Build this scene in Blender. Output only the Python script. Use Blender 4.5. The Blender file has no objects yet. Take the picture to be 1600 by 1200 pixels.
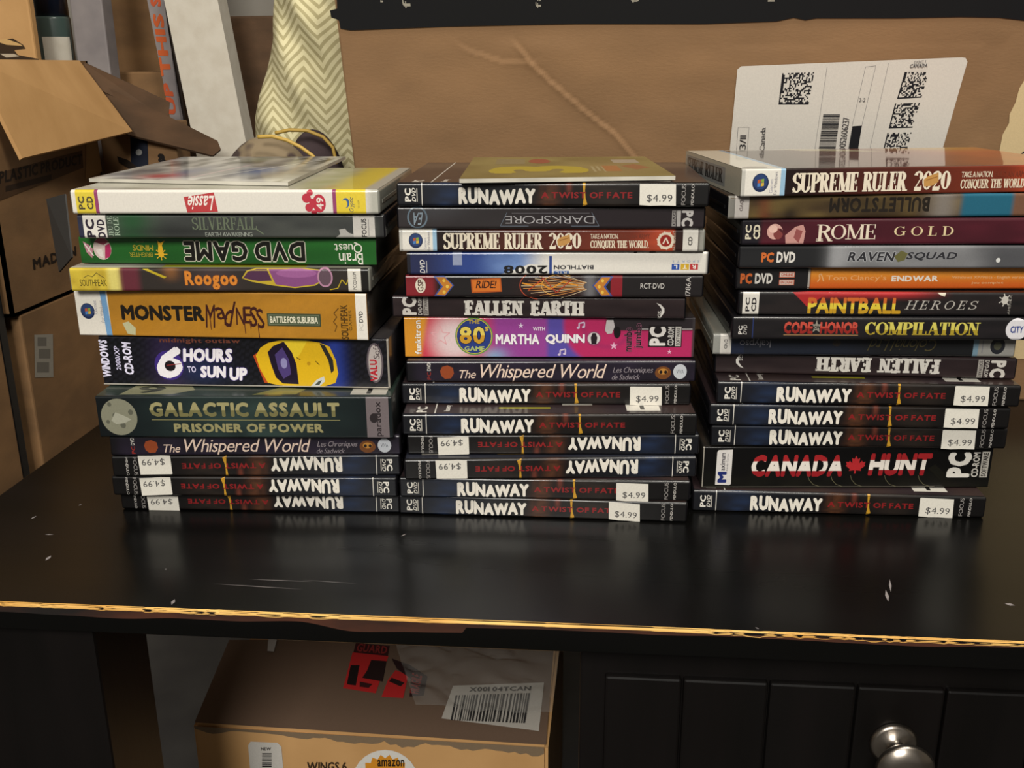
import bpy, bmesh, math, random
import numpy as np
from mathutils import Matrix, Vector
from mathutils.geometry import delaunay_2d_cdt
random.seed(7)

# ------------------------------------------------------------------ camera, world, light, exposure
F_PX, CX, CY, CZ, PITCH, YAW, ROLL = 1555.5, 126.7, -601.1, 284.25, .3085, -.0858, .0067   # mm, radians
_cy, _sy, _cp, _sp, _cr, _sr = math.cos(YAW), math.sin(YAW), math.cos(PITCH), math.sin(PITCH), math.cos(ROLL), math.sin(ROLL)
_f = Vector((_sy*_cp, _cy*_cp, -_sp)); _r0 = Vector((_cy, -_sy, 0)); _d0 = _f.cross(_r0)
_r = _cr*_r0 + _sr*_d0; _d = -_sr*_r0 + _cr*_d0
CAMPOS = Vector((CX, CY, CZ))
SC = bpy.context.scene; COL = SC.collection
cam_data = bpy.data.cameras.new('camera'); cam_data.sensor_width = 36; cam_data.lens = F_PX/1600*36
cam_data.clip_start = .02
cam = bpy.data.objects.new('camera', cam_data); COL.objects.link(cam)
M3 = Matrix((_r, -_d, -_f)).transposed()
cam.matrix_world = Matrix.Translation(CAMPOS/1000) @ M3.to_4x4()
SC.camera = cam

world = bpy.data.worlds.new('world'); SC.world = world; world.use_nodes = True
bg = world.node_tree.nodes['Background']; bg.inputs[0].default_value = (1.0, .95, .87, 1); bg.inputs[1].default_value = .10

def area(name, loc, target, size, power, col, sy=None):
    l = bpy.data.lights.new(name, 'AREA'); l.size = size; l.energy = power; l.color = col
    if sy: l.shape = 'RECTANGLE'; l.size_y = sy
    o = bpy.data.objects.new(name, l); COL.objects.link(o); o.location = loc
    o.rotation_euler = (Vector(target)-Vector(loc)).to_track_quat('-Z', 'Y').to_euler()
    return o
area('ceiling_lamp', (.50, -.50, 1.75), (.05, .10, .1), .45, 15, (1.0, .95, .85))
area('room_lamp', (-.1, -2.1, 1.45), (.05, .1, .0), .7, 39, (1.0, .97, .90))

SC.view_settings.view_transform = 'Standard'; SC.view_settings.look = 'None'
SC.view_settings.exposure = 0.68; SC.view_settings.gamma = 1.0; SC.view_settings.use_curve_mapping = False

# ------------------------------------------------------------------ helpers
def ray(x, y): return (_r*((x-800)/F_PX) + _d*((y-600)/F_PX) + _f)
def at(x, y, ax, val):
    """where the sight line through a photo pixel meets the plane axis ax = val (mm)"""
    d = ray(x, y); t = (val-CAMPOS[ax])/d[ax]; return CAMPOS + d*t
def lin(h):
    h = h.lstrip('#'); o = []
    for i in (0, 2, 4):
        c = int(h[i:i+2], 16)/255
        o.append(c/12.92 if c <= .04045 else ((c+.055)/1.055)**2.4)
    return tuple(o)
_lc = {}
def C(h):
    if not isinstance(h, str): return h
    if h not in _lc: _lc[h] = lin(h)
    return _lc[h]
def mix(a, b, t):
    t = max(0, min(1, t)); a = C(a); b = C(b); return tuple(a[i]*(1-t)+b[i]*t for i in range(3))
def ss(a, b, x):
    t = max(0, min(1, (x-a)/(b-a))); return t*t*(3-2*t)
def bump1(x, c, w): return math.exp(-((x-c)/w)**2)
def hsh(i, j, s=0):
    v = math.sin(i*127.1+j*311.7+s*74.7)*43758.5453; return v-math.floor(v)
def vnoise(x, y, s=0):
    i, j = math.floor(x), math.floor(y); fx, fy = x-i, y-j; fx = fx*fx*(3-2*fx); fy = fy*fy*(3-2*fy)
    return (hsh(i, j, s)*(1-fx)+hsh(i+1, j, s)*fx)*(1-fy)+(hsh(i, j+1, s)*(1-fx)+hsh(i+1, j+1, s)*fx)*fy

# ------------------------------------------------------------------ materials
MATS = {}
def mat(name, col=(.5, .5, .5), rough=.5, metal=0, coat=0, coat_rough=.08, spec=.5):
    m = bpy.data.materials.new(name); m.use_nodes = True
    b = m.node_tree.nodes['Principled BSDF']
    b.inputs['Base Color'].default_value = (*C(col), 1); b.inputs['Roughness'].default_value = rough
    b.inputs['Metallic'].default_value = metal; b.inputs['Coat Weight'].default_value = coat
    b.inputs['Coat Roughness'].default_value = coat_rough; b.inputs['Specular IOR Level'].default_value = spec
    MATS[name] = m; return m
def nt(m): return m.node_tree, m.node_tree.nodes['Principled BSDF']
def node(t, kind, **kw):
    n = t.nodes.new(kind)
    for k, v in kw.items():
        if k in n.inputs: n.inputs[k].default_value = v
        else: setattr(n, k, v)
    return n
def noisy(m, c1, c2, scale, stretch=(1, 1, 1), bump=0, bump_scale=None, detail=4, rough=None, lo=.35, hi=.65):
    t, b = nt(m); tc = node(t, 'ShaderNodeTexCoord'); mp = node(t, 'ShaderNodeMapping'); mp.inputs['Scale'].default_value = stretch
    t.links.new(tc.outputs['Object'], mp.inputs['Vector'])
    n = node(t, 'ShaderNodeTexNoise', Scale=scale, Detail=detail); t.links.new(mp.outputs[0], n.inputs['Vector'])
    r = node(t, 'ShaderNodeValToRGB'); r.color_ramp.elements[0].position = lo; r.color_ramp.elements[1].position = hi
    r.color_ramp.elements[0].color = (*C(c1), 1); r.color_ramp.elements[1].color = (*C(c2), 1)
    t.links.new(n.outputs['Fac'], r.inputs['Fac']); t.links.new(r.outputs[0], b.inputs['Base Color'])
    if bump:
        n2 = node(t, 'ShaderNodeTexNoise', Scale=bump_scale or scale*4, Detail=3); t.links.new(mp.outputs[0], n2.inputs['Vector'])
        bp = node(t, 'ShaderNodeBump', Strength=bump, Distance=.001); t.links.new(n2.outputs['Fac'], bp.inputs['Height'])
        t.links.new(bp.outputs[0], b.inputs['Normal'])
    if rough:
        mr = node(t, 'ShaderNodeMapRange'); mr.inputs['To Min'].default_value = rough[0]; mr.inputs['To Max'].default_value = rough[1]
        n3 = node(t, 'ShaderNodeTexNoise', Scale=scale*.35, Detail=5); t.links.new(mp.outputs[0], n3.inputs['Vector'])
        t.links.new(n3.outputs['Fac'], mr.inputs['Value']); t.links.new(mr.outputs[0], b.inputs['Roughness'])
    return m
def ink(name, rough, coat, coat_rough, film=0.0):
    """printed matter: the artwork's own ink colours (colour attribute), paper grain, film on top"""
    m = mat(name, (1, 1, 1), rough, 0, coat, coat_rough, .25); t, b = nt(m)
    a = node(t, 'ShaderNodeAttribute'); a.attribute_name = 'Ink'
    tc = node(t, 'ShaderNodeTexCoord'); n = node(t, 'ShaderNodeTexNoise', Scale=900, Detail=2)
    t.links.new(tc.outputs['Object'], n.inputs['Vector'])
    mr = node(t, 'ShaderNodeMapRange'); mr.inputs['To Min'].default_value = .86; mr.inputs['To Max'].default_value = 1.06
    t.links.new(n.outputs['Fac'], mr.inputs['Value'])
    mx = node(t, 'ShaderNodeMix'); mx.data_type = 'RGBA'; mx.blend_type = 'MULTIPLY'; mx.inputs[0].default_value = 1
    t.links.new(a.outputs['Color'], mx.inputs[6]); t.links.new(mr.outputs[0], mx.inputs[7]); t.links.new(mx.outputs[2], b.inputs['Base Color'])
    if film:
        n2 = node(t, 'ShaderNodeTexNoise', Scale=38, Detail=2); t.links.new(tc.outputs['Object'], n2.inputs['Vector'])
        bp = node(t, 'ShaderNodeBump', Strength=film, Distance=.002); t.links.new(n2.outputs['Fac'], bp.inputs['Height'])
        t.links.new(bp.outputs[0], b.inputs['Coat Normal'])
    return m
ink('ink_film', .45, .5, .12, .10)      # print behind clear film
ink('ink_gloss', .35, .5, .16, .05)      # varnished carton
ink('ink_shrink', .4, .9, .05, .03)
ink('ink_slip', .4, .55, .09, .05)     # tight glossy wrap
ink('ink_matte', .75, 0, .3)             # paper labels
mat('case_black', '#0f0e11', .32, coat=.3, spec=.3)
mat('grey_flap', '#2c2a28', .65)
mat('case_clear', '#77776f', .22, coat=.6)
noisy(mat('kraft', '#8a6a48', .85), '#836343', '#8c6a48', 14, (1, 1, 2.4), .12, 240, rough=(.75, .9))
noisy(mat('kraft_pale', '#b78a55', .85), '#b98d58', '#c79a64', 11, (1, 2, 1), .12, 200, rough=(.7, .88))
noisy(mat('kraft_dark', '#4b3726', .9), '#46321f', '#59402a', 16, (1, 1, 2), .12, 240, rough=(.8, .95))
noisy(mat('kraft_dull', '#6f5233', .88), '#6d5031', '#82603c', 12, (1, 1, 2), .12, 240, rough=(.75, .9))
noisy(mat('lacquer', '#080807', .2), '#060605', '#0a0909', 22, (.12, 1, 1), .05, 120, rough=(.16, .34))
MATS['lacquer'].node_tree.nodes['Principled BSDF'].inputs['Specular IOR Level'].default_value = .26
noisy(mat('dark_wood', '#080605', .5, spec=.25), '#070504', '#0d0908', 30, (1, 1, .15), .1, 160, rough=(.35, .6))
noisy(mat('bare_wood', '#d7a653', .7), '#c08b3c', '#e0b465', 90, (.2, 1, 1))
noisy(mat('scuffed_wood', '#3a1c10', .6), '#120b08', '#4a2514', 60, (.25, 1, 1))
noisy(mat('concrete', '#353331', .85), '#2d2b2a', '#3c3a37', 9, (1, 1, 1), .2, 60)
noisy(mat('plaster', '#8b857c', .9), '#857f76', '#958f86', 5, (1, 1, 1), .05, 50)
noisy(mat('foam', '#cfc8bb', .85), '#c3bbac', '#cbc4b6', 60, (1, 1, 1), .1, 500)
noisy(mat('grey_board', '#7e7674', .7), '#777070', '#8a8280', 20)
mat('chrome', '#aaa095', .28, 1)
mat('gap_black', '#121214', .42)
mat('plastic_navy', '#141c2c', .3, coat=.5)
mat('plastic_teal', '#41504c', .35, coat=.4)
mat('piping', '#b08f3e', .6)
noisy(mat('camouflage', '#4a3b33', .9), '#3a2c28', '#7a6a52', 42, (1, 1, 1), .2, 400, detail=1, lo=.46, hi=.54)
noisy(mat('purple_cloth', '#3c2f31', .9), '#35292b', '#463739', 30, (1, 1, 1), .2, 400)
mat('cling_film', '#d8d4cc', .12, coat=.6)
_t, _b = nt(MATS['cling_film']); _b.inputs['Transmission Weight'].default_value = .0; _b.inputs['Alpha'].default_value = .16
# herringbone cloth
m = mat('herringbone', '#cfc39a', .85); t, b = nt(m)
tc = node(t, 'ShaderNodeTexCoord'); sx = node(t, 'ShaderNodeSeparateXYZ')
nz = node(t, 'ShaderNodeTexNoise', Scale=14, Detail=2); t.links.new(tc.outputs['Object'], nz.inputs['Vector'])
n9 = node(t, 'ShaderNodeTexNoise', Scale=30, Detail=2); t.links.new(tc.outputs['Object'], n9.inputs['Vector']); b9 = node(t, 'ShaderNodeBump', Strength=.7, Distance=.006); t.links.new(n9.outputs['Fac'], b9.inputs['Height']); t.links.new(b9.outputs[0], b.inputs['Normal'])
wv = node(t, 'ShaderNodeVectorMath', operation='MULTIPLY_ADD'); wv.inputs[1].default_value = (.012, .012, .012)
t.links.new(nz.outputs['Color'], wv.inputs[0]); t.links.new(tc.outputs['Object'], wv.inputs[2]); t.links.new(wv.outputs[0], sx.inputs[0])
def mth(op, a, bb=None):
    n = node(t, 'ShaderNodeMath', operation=op)
    for k, v in enumerate((a, bb)):
        if v is None: continue
        if isinstance(v, (int, float)): n.inputs[k].default_value = v
        else: t.links.new(v, n.inputs[k])
    return n.outputs[0]
px_ = mth('PINGPONG', mth('ADD', sx.outputs['X'], 2.0), .017)
ph = mth('FRACT', mth('DIVIDE', mth('ADD', mth('ADD', sx.outputs['Z'], 2.0), mth('MULTIPLY', px_, 1.15)), .0088))
st = mth('GREATER_THAN', ph, .45)
mx = node(t, 'ShaderNodeMix'); mx.data_type = 'RGBA'; t.links.new(st, mx.inputs[0])
mx.inputs[6].default_value = (*C('#a49a72'), 1); mx.inputs[7].default_value = (*C('#cdc49c'), 1); t.links.new(mx.outputs[2], b.inputs['Base Color'])

# ------------------------------------------------------------------ object helpers
def link(name, verts, faces, m, parent=None, inks=None, smooth=None, mm=True):
    me = bpy.data.meshes.new(name)
    k = .001 if mm else 1
    me.from_pydata([(v[0]*k, v[1]*k, v[2]*k) for v in verts], [], faces)
    me.materials.append(MATS[m])
    if inks:
        ca = me.color_attributes.new('Ink', 'FLOAT_COLOR', 'CORNER'); flat = []
        for cs in inks:
            for c in cs: flat += [c[0], c[1], c[2], 1.0]
        ca.data.foreach_set('color', flat)
    if smooth is True: me.polygons.foreach_set('use_smooth', [True]*len(me.polygons))
    elif smooth: me.polygons.foreach_set('use_smooth', smooth)
    me.update()
    o = bpy.data.objects.new(name, me); COL.objects.link(o)
    if parent: o.parent = parent
    return o
def from_bm(name, bm, m, parent=None, smooth=False, mm=True):
    me = bpy.data.meshes.new(name)
    if mm: bmesh.ops.scale(bm, vec=(.001, .001, .001), verts=bm.verts)
    bmesh.ops.recalc_face_normals(bm, faces=bm.faces)
    bm.to_mesh(me); bm.free(); me.materials.append(MATS[m])
    if smooth: me.polygons.foreach_set('use_smooth', [True]*len(me.polygons))
    o = bpy.data.objects.new(name, me); COL.objects.link(o)
    if parent: o.parent = parent
    return o
def tag(o, label, cat, group=None, kind=None):
    o['label'] = label; o['category'] = cat
    if group: o['group'] = group
    if kind: o['kind'] = kind
    return o
def structure(o): o['kind'] = 'structure'; return o
def empty(name, loc=(0, 0, 0), rot=(0, 0, 0)):
    o = bpy.data.objects.new(name, None); o.empty_display_size = .02; COL.objects.link(o)
    o.location = [c*.001 for c in loc]; o.rotation_euler = rot; return o
def bbox(bm, x0, y0, z0, x1, y1, z1, bevel=0, seg=2):
    r = bmesh.ops.create_cube(bm, size=1); vs = r['verts']
    for v in vs:
        v.co = Vector(((x0+x1)/2+v.co.x*(x1-x0), (y0+y1)/2+v.co.y*(y1-y0), (z0+z1)/2+v.co.z*(z1-z0)))
    if bevel:
        es = list({e for v in vs for e in v.link_edges})
        bmesh.ops.bevel(bm, geom=es, offset=bevel, segments=seg, profile=.5, affect='EDGES', clamp_overlap=True)
def box(name, x0, y0, z0, x1, y1, z1, m, parent=None, bevel=0, seg=2):
    bm = bmesh.new(); bbox(bm, x0, y0, z0, x1, y1, z1, bevel, seg); return from_bm(name, bm, m, parent)
def hexa(bm, lo, hi):
    """solid from two loops of points"""
    a = [bm.verts.new(p) for p in lo]; b = [bm.verts.new(p) for p in hi]; n = len(a)
    bm.faces.new(a); bm.faces.new(list(reversed(b)))
    for i in range(n): bm.faces.new((a[i], b[i], b[(i+1) % n], a[(i+1) % n]))
def slab(bm, pts, thick):
    """sheet of the given outline, thickness along its normal"""
    pts = [Vector(p) for p in pts]; n = (pts[1]-pts[0]).cross(pts[2]-pts[0]).normalized()*thick
    hexa(bm, pts, [p+n for p in pts])
def lathe(bm, prof, loc, axis='Z', n=28):
    rings = []
    for r, h in prof:
        ring = []
        for i in range(n):
            a = 2*math.pi*i/n; u, v = r*math.cos(a), r*math.sin(a)
            p = (u, v, h) if axis == 'Z' else (u, -h, v)
            ring.append(bm.verts.new((loc[0]+p[0], loc[1]+p[1], loc[2]+p[2])))
        rings.append(ring)
    for a, b in zip(rings, rings[1:]):
        for i in range(n): bm.faces.new((a[i], a[(i+1) % n], b[(i+1) % n], b[i]))
    bm.faces.new(rings[0]); bm.faces.new(list(reversed(rings[-1])))

# ------------------------------------------------------------------ lettering
_geo = {}
def union2d(vs, fs):
    """merge overlapping flat shapes into one triangulation"""
    tri, ed, cnt = [], [], {}
    for f in fs:
        for i in range(1, len(f)-1): tri.append((vs[f[0]], vs[f[i]], vs[f[i+1]]))
        for i in range(len(f)):
            k = (min(f[i], f[(i+1) % len(f)]), max(f[i], f[(i+1) % len(f)])); cnt[k] = cnt.get(k, 0)+1
    ed = [k for k, c in cnt.items() if c == 1]                    # outlines only
    r = delaunay_2d_cdt([Vector(v) for v in vs], ed, [], 0, 1e-6)
    P = np.array([(v.x, v.y) for v in r[0]]); F = np.array([tuple(f) for f in r[2]]); cen = P[F].mean(1)
    T = np.array(tri); c = np.zeros((len(cen), len(T), 3))
    for i in range(3):
        A_, B_ = T[:, i], T[:, (i+1) % 3]; d = B_-A_
        c[:, :, i] = d[None, :, 0]*(cen[:, None, 1]-A_[None, :, 1])-d[None, :, 1]*(cen[:, None, 0]-A_[None, :, 0])
    ins = ((c > 0).all(2) | (c < 0).all(2)).any(1)
    return [tuple(p) for p in P.tolist()], [tuple(int(k) for k in f) for f, q in zip(F, ins) if q]
def sans(s, bold, shear, mono_gap=None, extra=0):
    key = (s, round(bold, 3), shear, mono_gap, extra)
    if key in _geo: return _geo[key]
    vs, fs, x, base = [], [], 0, []
    g = .055*(mono_gap if mono_gap and mono_gap > 1 else 1)+(.22*(mono_gap-1) if mono_gap and mono_gap > 1 else 0)
    if mono_gap and mono_gap < 1: g = .02
    for ch in s:
        if ch == ' ': x += .24; continue
        gv, gf = glyph(ch, bold)
        x0 = min(v[0] for v in gv); x1 = max(v[0] for v in gv); b = len(vs)
        k = -.07 if vs and (ch in 'AY' and prev in 'WVYALPT' or ch in 'WVYT' and prev in 'AL') else 0
        base += [(v[0]-x0+x+k, v[1]) for v in gv]
        if extra: gv, gf = glyph(ch, bold+extra)
        vs += [(v[0]-x0+x+k, v[1]) for v in gv]; fs += [tuple(i+b for i in f) for f in gf]
        x += x1-x0+g+k; prev = ch
    if shear: vs = [(p+shear*q, q) for p, q in vs]; base = [(p+shear*q, q) for p, q in base]
    _geo[key] = norm(vs, fs, base); return _geo[key]
def glyph(ch, bold):
    key = ('glyph', ch, round(bold, 3))
    if key in _geo: return _geo[key]
    cu = bpy.data.curves.new('t', 'FONT'); cu.body = ch; cu.offset = min(0, bold); cu.resolution_u = 2 if bold > .001 else 4
    ob = bpy.data.objects.new('t', cu); COL.objects.link(ob)
    dg = bpy.context.evaluated_depsgraph_get(); dg.update()
    ev = ob.evaluated_get(dg); me = ev.to_mesh()
    vs = [(v.co.x, v.co.y) for v in me.vertices]; fs = [tuple(p.vertices) for p in me.polygons]
    ev.to_mesh_clear(); bpy.data.objects.remove(ob); bpy.data.curves.remove(cu)
    if bold > .001:      # thicken by overlaying shifted copies
        n = 8 if bold > .02 else 4; v2, f2 = [], []
        for i in range(n):
            g = 2*math.pi*(i+.5)/n; b = len(v2)
            v2 += [(x+bold*1.08*math.cos(g), y+bold*1.08*math.sin(g)) for x, y in vs]; f2 += [tuple(k+b for k in f) for f in fs]
        b = len(v2); v2 += vs; f2 += [tuple(k+b for k in f) for f in fs]; vs, fs = union2d(v2, f2)
    _geo[key] = (vs, fs); return _geo[key]
def norm(vs, fs, base=None):
    b = base or vs; x0 = min(v[0] for v in b); x1 = max(v[0] for v in b); y0 = min(v[1] for v in b); y1 = max(v[1] for v in b)
    return [((x-x0)/(x1-x0), (y-y0)/(y1-y0)) for x, y in vs], fs
# a small stroke alphabet with serifs: l = line (x0,y0,x1,y1,weight), a = arc (cx,cy,rx,ry,deg0,deg1), f = foot serif (x,y,halfwidth), k = tick (x,y0,y1)
T_, t_ = 'T', 't'
GL = {
 'S': (.58, [('a', .29, .735, .21, .225, 15, 270), ('a', .29, .265, .23, .225, 90, -165), ('k', .5, .72, 1), ('k', .06, .28, 0)]),
 'U': (.74, [('l', .14, 1, .14, .3, T_), ('a', .37, .3, .23, .26, 180, 360), ('l', .6, 1, .6, .3, t_), ('f', .14, 1, .16), ('f', .6, 1, .13)]),
 'P': (.62, [('l', .16, 0, .16, 1, T_), ('a', .3, .73, .25, .235, 90, -90), ('l', .1, .965, .3, .965, t_), ('l', .16, .5, .3, .5, t_), ('f', .16, 0, .16), ('f', .16, 1, .15)]),
 'R': (.72, [('l', .16, 0, .16, 1, T_), ('a', .3, .75, .24, .215, 90, -90), ('l', .1, .965, .3, .965, t_), ('l', .16, .53, .3, .53, t_), ('l', .36, .53, .62, 0, T_), ('f', .16, 0, .16), ('f', .16, 1, .15), ('f', .64, 0, .1)]),
 'E': (.6, [('l', .16, 0, .16, 1, T_), ('l', .16, .965, .52, .965, t_), ('l', .16, .035, .54, .035, t_), ('l', .16, .5, .42, .5, t_), ('k', .51, 1, .74), ('k', .53, 0, .27), ('k', .42, .38, .62), ('f', .16, 0, .15), ('f', .16, 1, .15)]),
 'F': (.57, [('l', .16, 0, .16, 1, T_), ('l', .16, .965, .52, .965, t_), ('l', .16, .5, .42, .5, t_), ('k', .51, 1, .72), ('k', .42, .38, .62), ('f', .16, 0, .17), ('f', .16, 1, .15)]),
 'L': (.58, [('l', .16, 0, .16, 1, T_), ('l', .16, .035, .52, .035, t_), ('k', .52, 0, .3), ('f', .16, 0, .15), ('f', .16, 1, .17)]),
 'M': (.92, [('l', .14, 0, .14, 1, t_), ('l', .16, 1, .46, .05, T_), ('l', .46, .05, .76, 1, t_), ('l', .77, 0, .77, 1, T_), ('f', .14, 0, .14), ('f', .77, 0, .15), ('f', .12, 1, .12), ('f', .8, 1, .12)]),
 'N': (.76, [('l', .13, 0, .13, 1, t_), ('l', .15, 1, .61, .02, T_), ('l', .62, 0, .62, 1, t_), ('f', .13, 0, .13), ('f', .1, 1, .12), ('f', .62, 1, .13)]),
 'O': (.76, [('a', .38, .5, .3, .46, 0, 360)]),
 'C': (.68, [('a', .37, .5, .29, .46, 48, 312), ('k', .6, .72, 1), ('k', .6, .05, .25)]),
 'G': (.74, [('a', .37, .5, .29, .46, 48, 330), ('k', .6, .72, 1), ('l', .61, .42, .61, .08, T_), ('f', .6, .43, .14)]),
 'Q': (.76, [('a', .38, .5, .3, .46, 0, 360), ('l', .4, .22, .66, -.12, T_)]),
 'D': (.74, [('l', .16, 0, .16, 1, T_), ('a', .3, .5, .33, .465, 90, -90), ('l', .1, .965, .3, .965, t_), ('l', .1, .035, .3, .035, t_), ('f', .13, 0, .12), ('f', .13, 1, .12)]),
 'A': (.74, [('l', .1, 0, .36, 1, t_), ('l', .38, 1, .63, 0, T_), ('l', .2, .34, .54, .34, t_), ('f', .1, 0, .12), ('f', .63, 0, .14)]),
 'T': (.66, [('l', .33, 0, .33, 1, T_), ('l', .06, .965, .6, .965, t_), ('k', .06, 1, .7), ('k', .6, 1, .7), ('f', .33, 0, .17)]),
 'I': (.36, [('l', .18, 0, .18, 1, T_), ('f', .18, 0, .16), ('f', .18, 1, .16)]),
 'H': (.78, [('l', .16, 0, .16, 1, T_), ('l', .62, 0, .62, 1, T_), ('l', .16, .5, .62, .5, t_), ('f', .16, 0, .15), ('f', .16, 1, .15), ('f', .62, 0, .15), ('f', .62, 1, .15)]),
 'V': (.72, [('l', .12, 1, .36, 0, T_), ('l', .36, 0, .6, 1, t_), ('f', .12, 1, .14), ('f', .6, 1, .12)]),
 'Y': (.68, [('l', .12, 1, .34, .45, T_), ('l', .34, .45, .56, 1, t_), ('l', .34, 0, .34, .45, T_), ('f', .12, 1, .13), ('f', .56, 1, .11), ('f', .34, 0, .16)]),
 'K': (.74, [('l', .16, 0, .16, 1, T_), ('l', .2, .4, .58, 1, t_), ('l', .3, .55, .62, 0, T_), ('f', .16, 0, .15), ('f', .16, 1, .15), ('f', .6, 1, .12), ('f', .63, 0, .12)]),
 'B': (.66, [('l', .16, 0, .16, 1, T_), ('a', .3, .75, .22, .215, 90, -90), ('a', .3, .265, .26, .23, 90, -90), ('l', .08, .965, .3, .965, t_), ('l', .08, .035, .3, .035, t_), ('l', .16, .52, .3, .52, t_)]),
 'J': (.5, [('l', .34, 1, .34, .25, T_), ('a', .2, .25, .14, .22, 0, -160), ('f', .34, 1, .15)]),
 'W': (1.0, [('l', .1, 1, .3, 0, T_), ('l', .3, 0, .5, 1, t_), ('l', .5, 1, .7, 0, T_), ('l', .7, 0, .9, 1, t_), ('f', .1, 1, .13), ('f', .9, 1, .11)]),
 '2': (.6, [('a', .29, .74, .2, .225, 170, -40), ('l', .45, .6, .1, .06, t_), ('l', .06, .05, .54, .05, T_), ('k', .53, 0, .22)]),
 '0': (.62, [('a', .31, .5, .22, .46, 0, 360)]),
 '.': (.22, [('l', .1, 0, .1, .1, T_)]), ' ': (.36, []),
}
def serif(s, T=.2, t=.07, shear=0, gap=.02):
    key = ('serif', s, T, t, shear, gap)
    if key in _geo: return _geo[key]
    vs, fs, x = [], [], 0
    def quad(*p):
        b = len(vs); vs.extend(p); fs.append(tuple(range(b, b+len(p))))
    for ch in s:
        w, st = GL[ch]
        for g in st:
            if g[0] == 'l':
                _, x0, y0, x1, y1, wt = g; h = (T if wt == T_ else t)/2; dx, dy = x1-x0, y1-y0
                if abs(dy) >= abs(dx)*.3: quad((x+x0-h, y0), (x+x0+h, y0), (x+x1+h, y1), (x+x1-h, y1))
                else: quad((x+x0, y0-h*.8), (x+x1, y1-h*.8), (x+x1, y1+h*.8), (x+x0, y0+h*.8))
            elif g[0] == 'a':
                _, cx, cy, rx, ry, a0, a1 = g; n = max(6, int(abs(a1-a0)/18)); prev = None
                for i in range(n+1):
                    a = math.radians(a0+(a1-a0)*i/n); h = (t+(T-t)*abs(math.cos(a))**1.3)/2
                    pi_ = (x+cx+(rx-h)*math.cos(a), cy+(ry-min(h, t*.6))*math.sin(a)); po = (x+cx+(rx+h)*math.cos(a), cy+(ry+min(h, t*.6))*math.sin(a))
                    if prev: quad(prev[0], prev[1], po, pi_)
                    prev = (pi_, po)
            elif g[0] == 'f':
                _, cx, y, hw = g; hw = max(hw, T*.75); d = t*.9 if y < .5 else -t*.9; quad((x+cx-hw, y), (x+cx+hw, y), (x+cx+hw, y+d), (x+cx-hw, y+d))
            else:
                _, cx, y0, y1 = g; quad((x+cx-t*.5, y0), (x+cx+t*.5, y0), (x+cx+t*.4, y1), (x+cx-t*.4, y1))
        x += w+gap
    vs, fs = union2d(vs, fs)
    if shear: vs = [(a+shear*b, b) for a, b in vs]
    _geo[key] = norm(vs, fs); return _geo[key]

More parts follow.
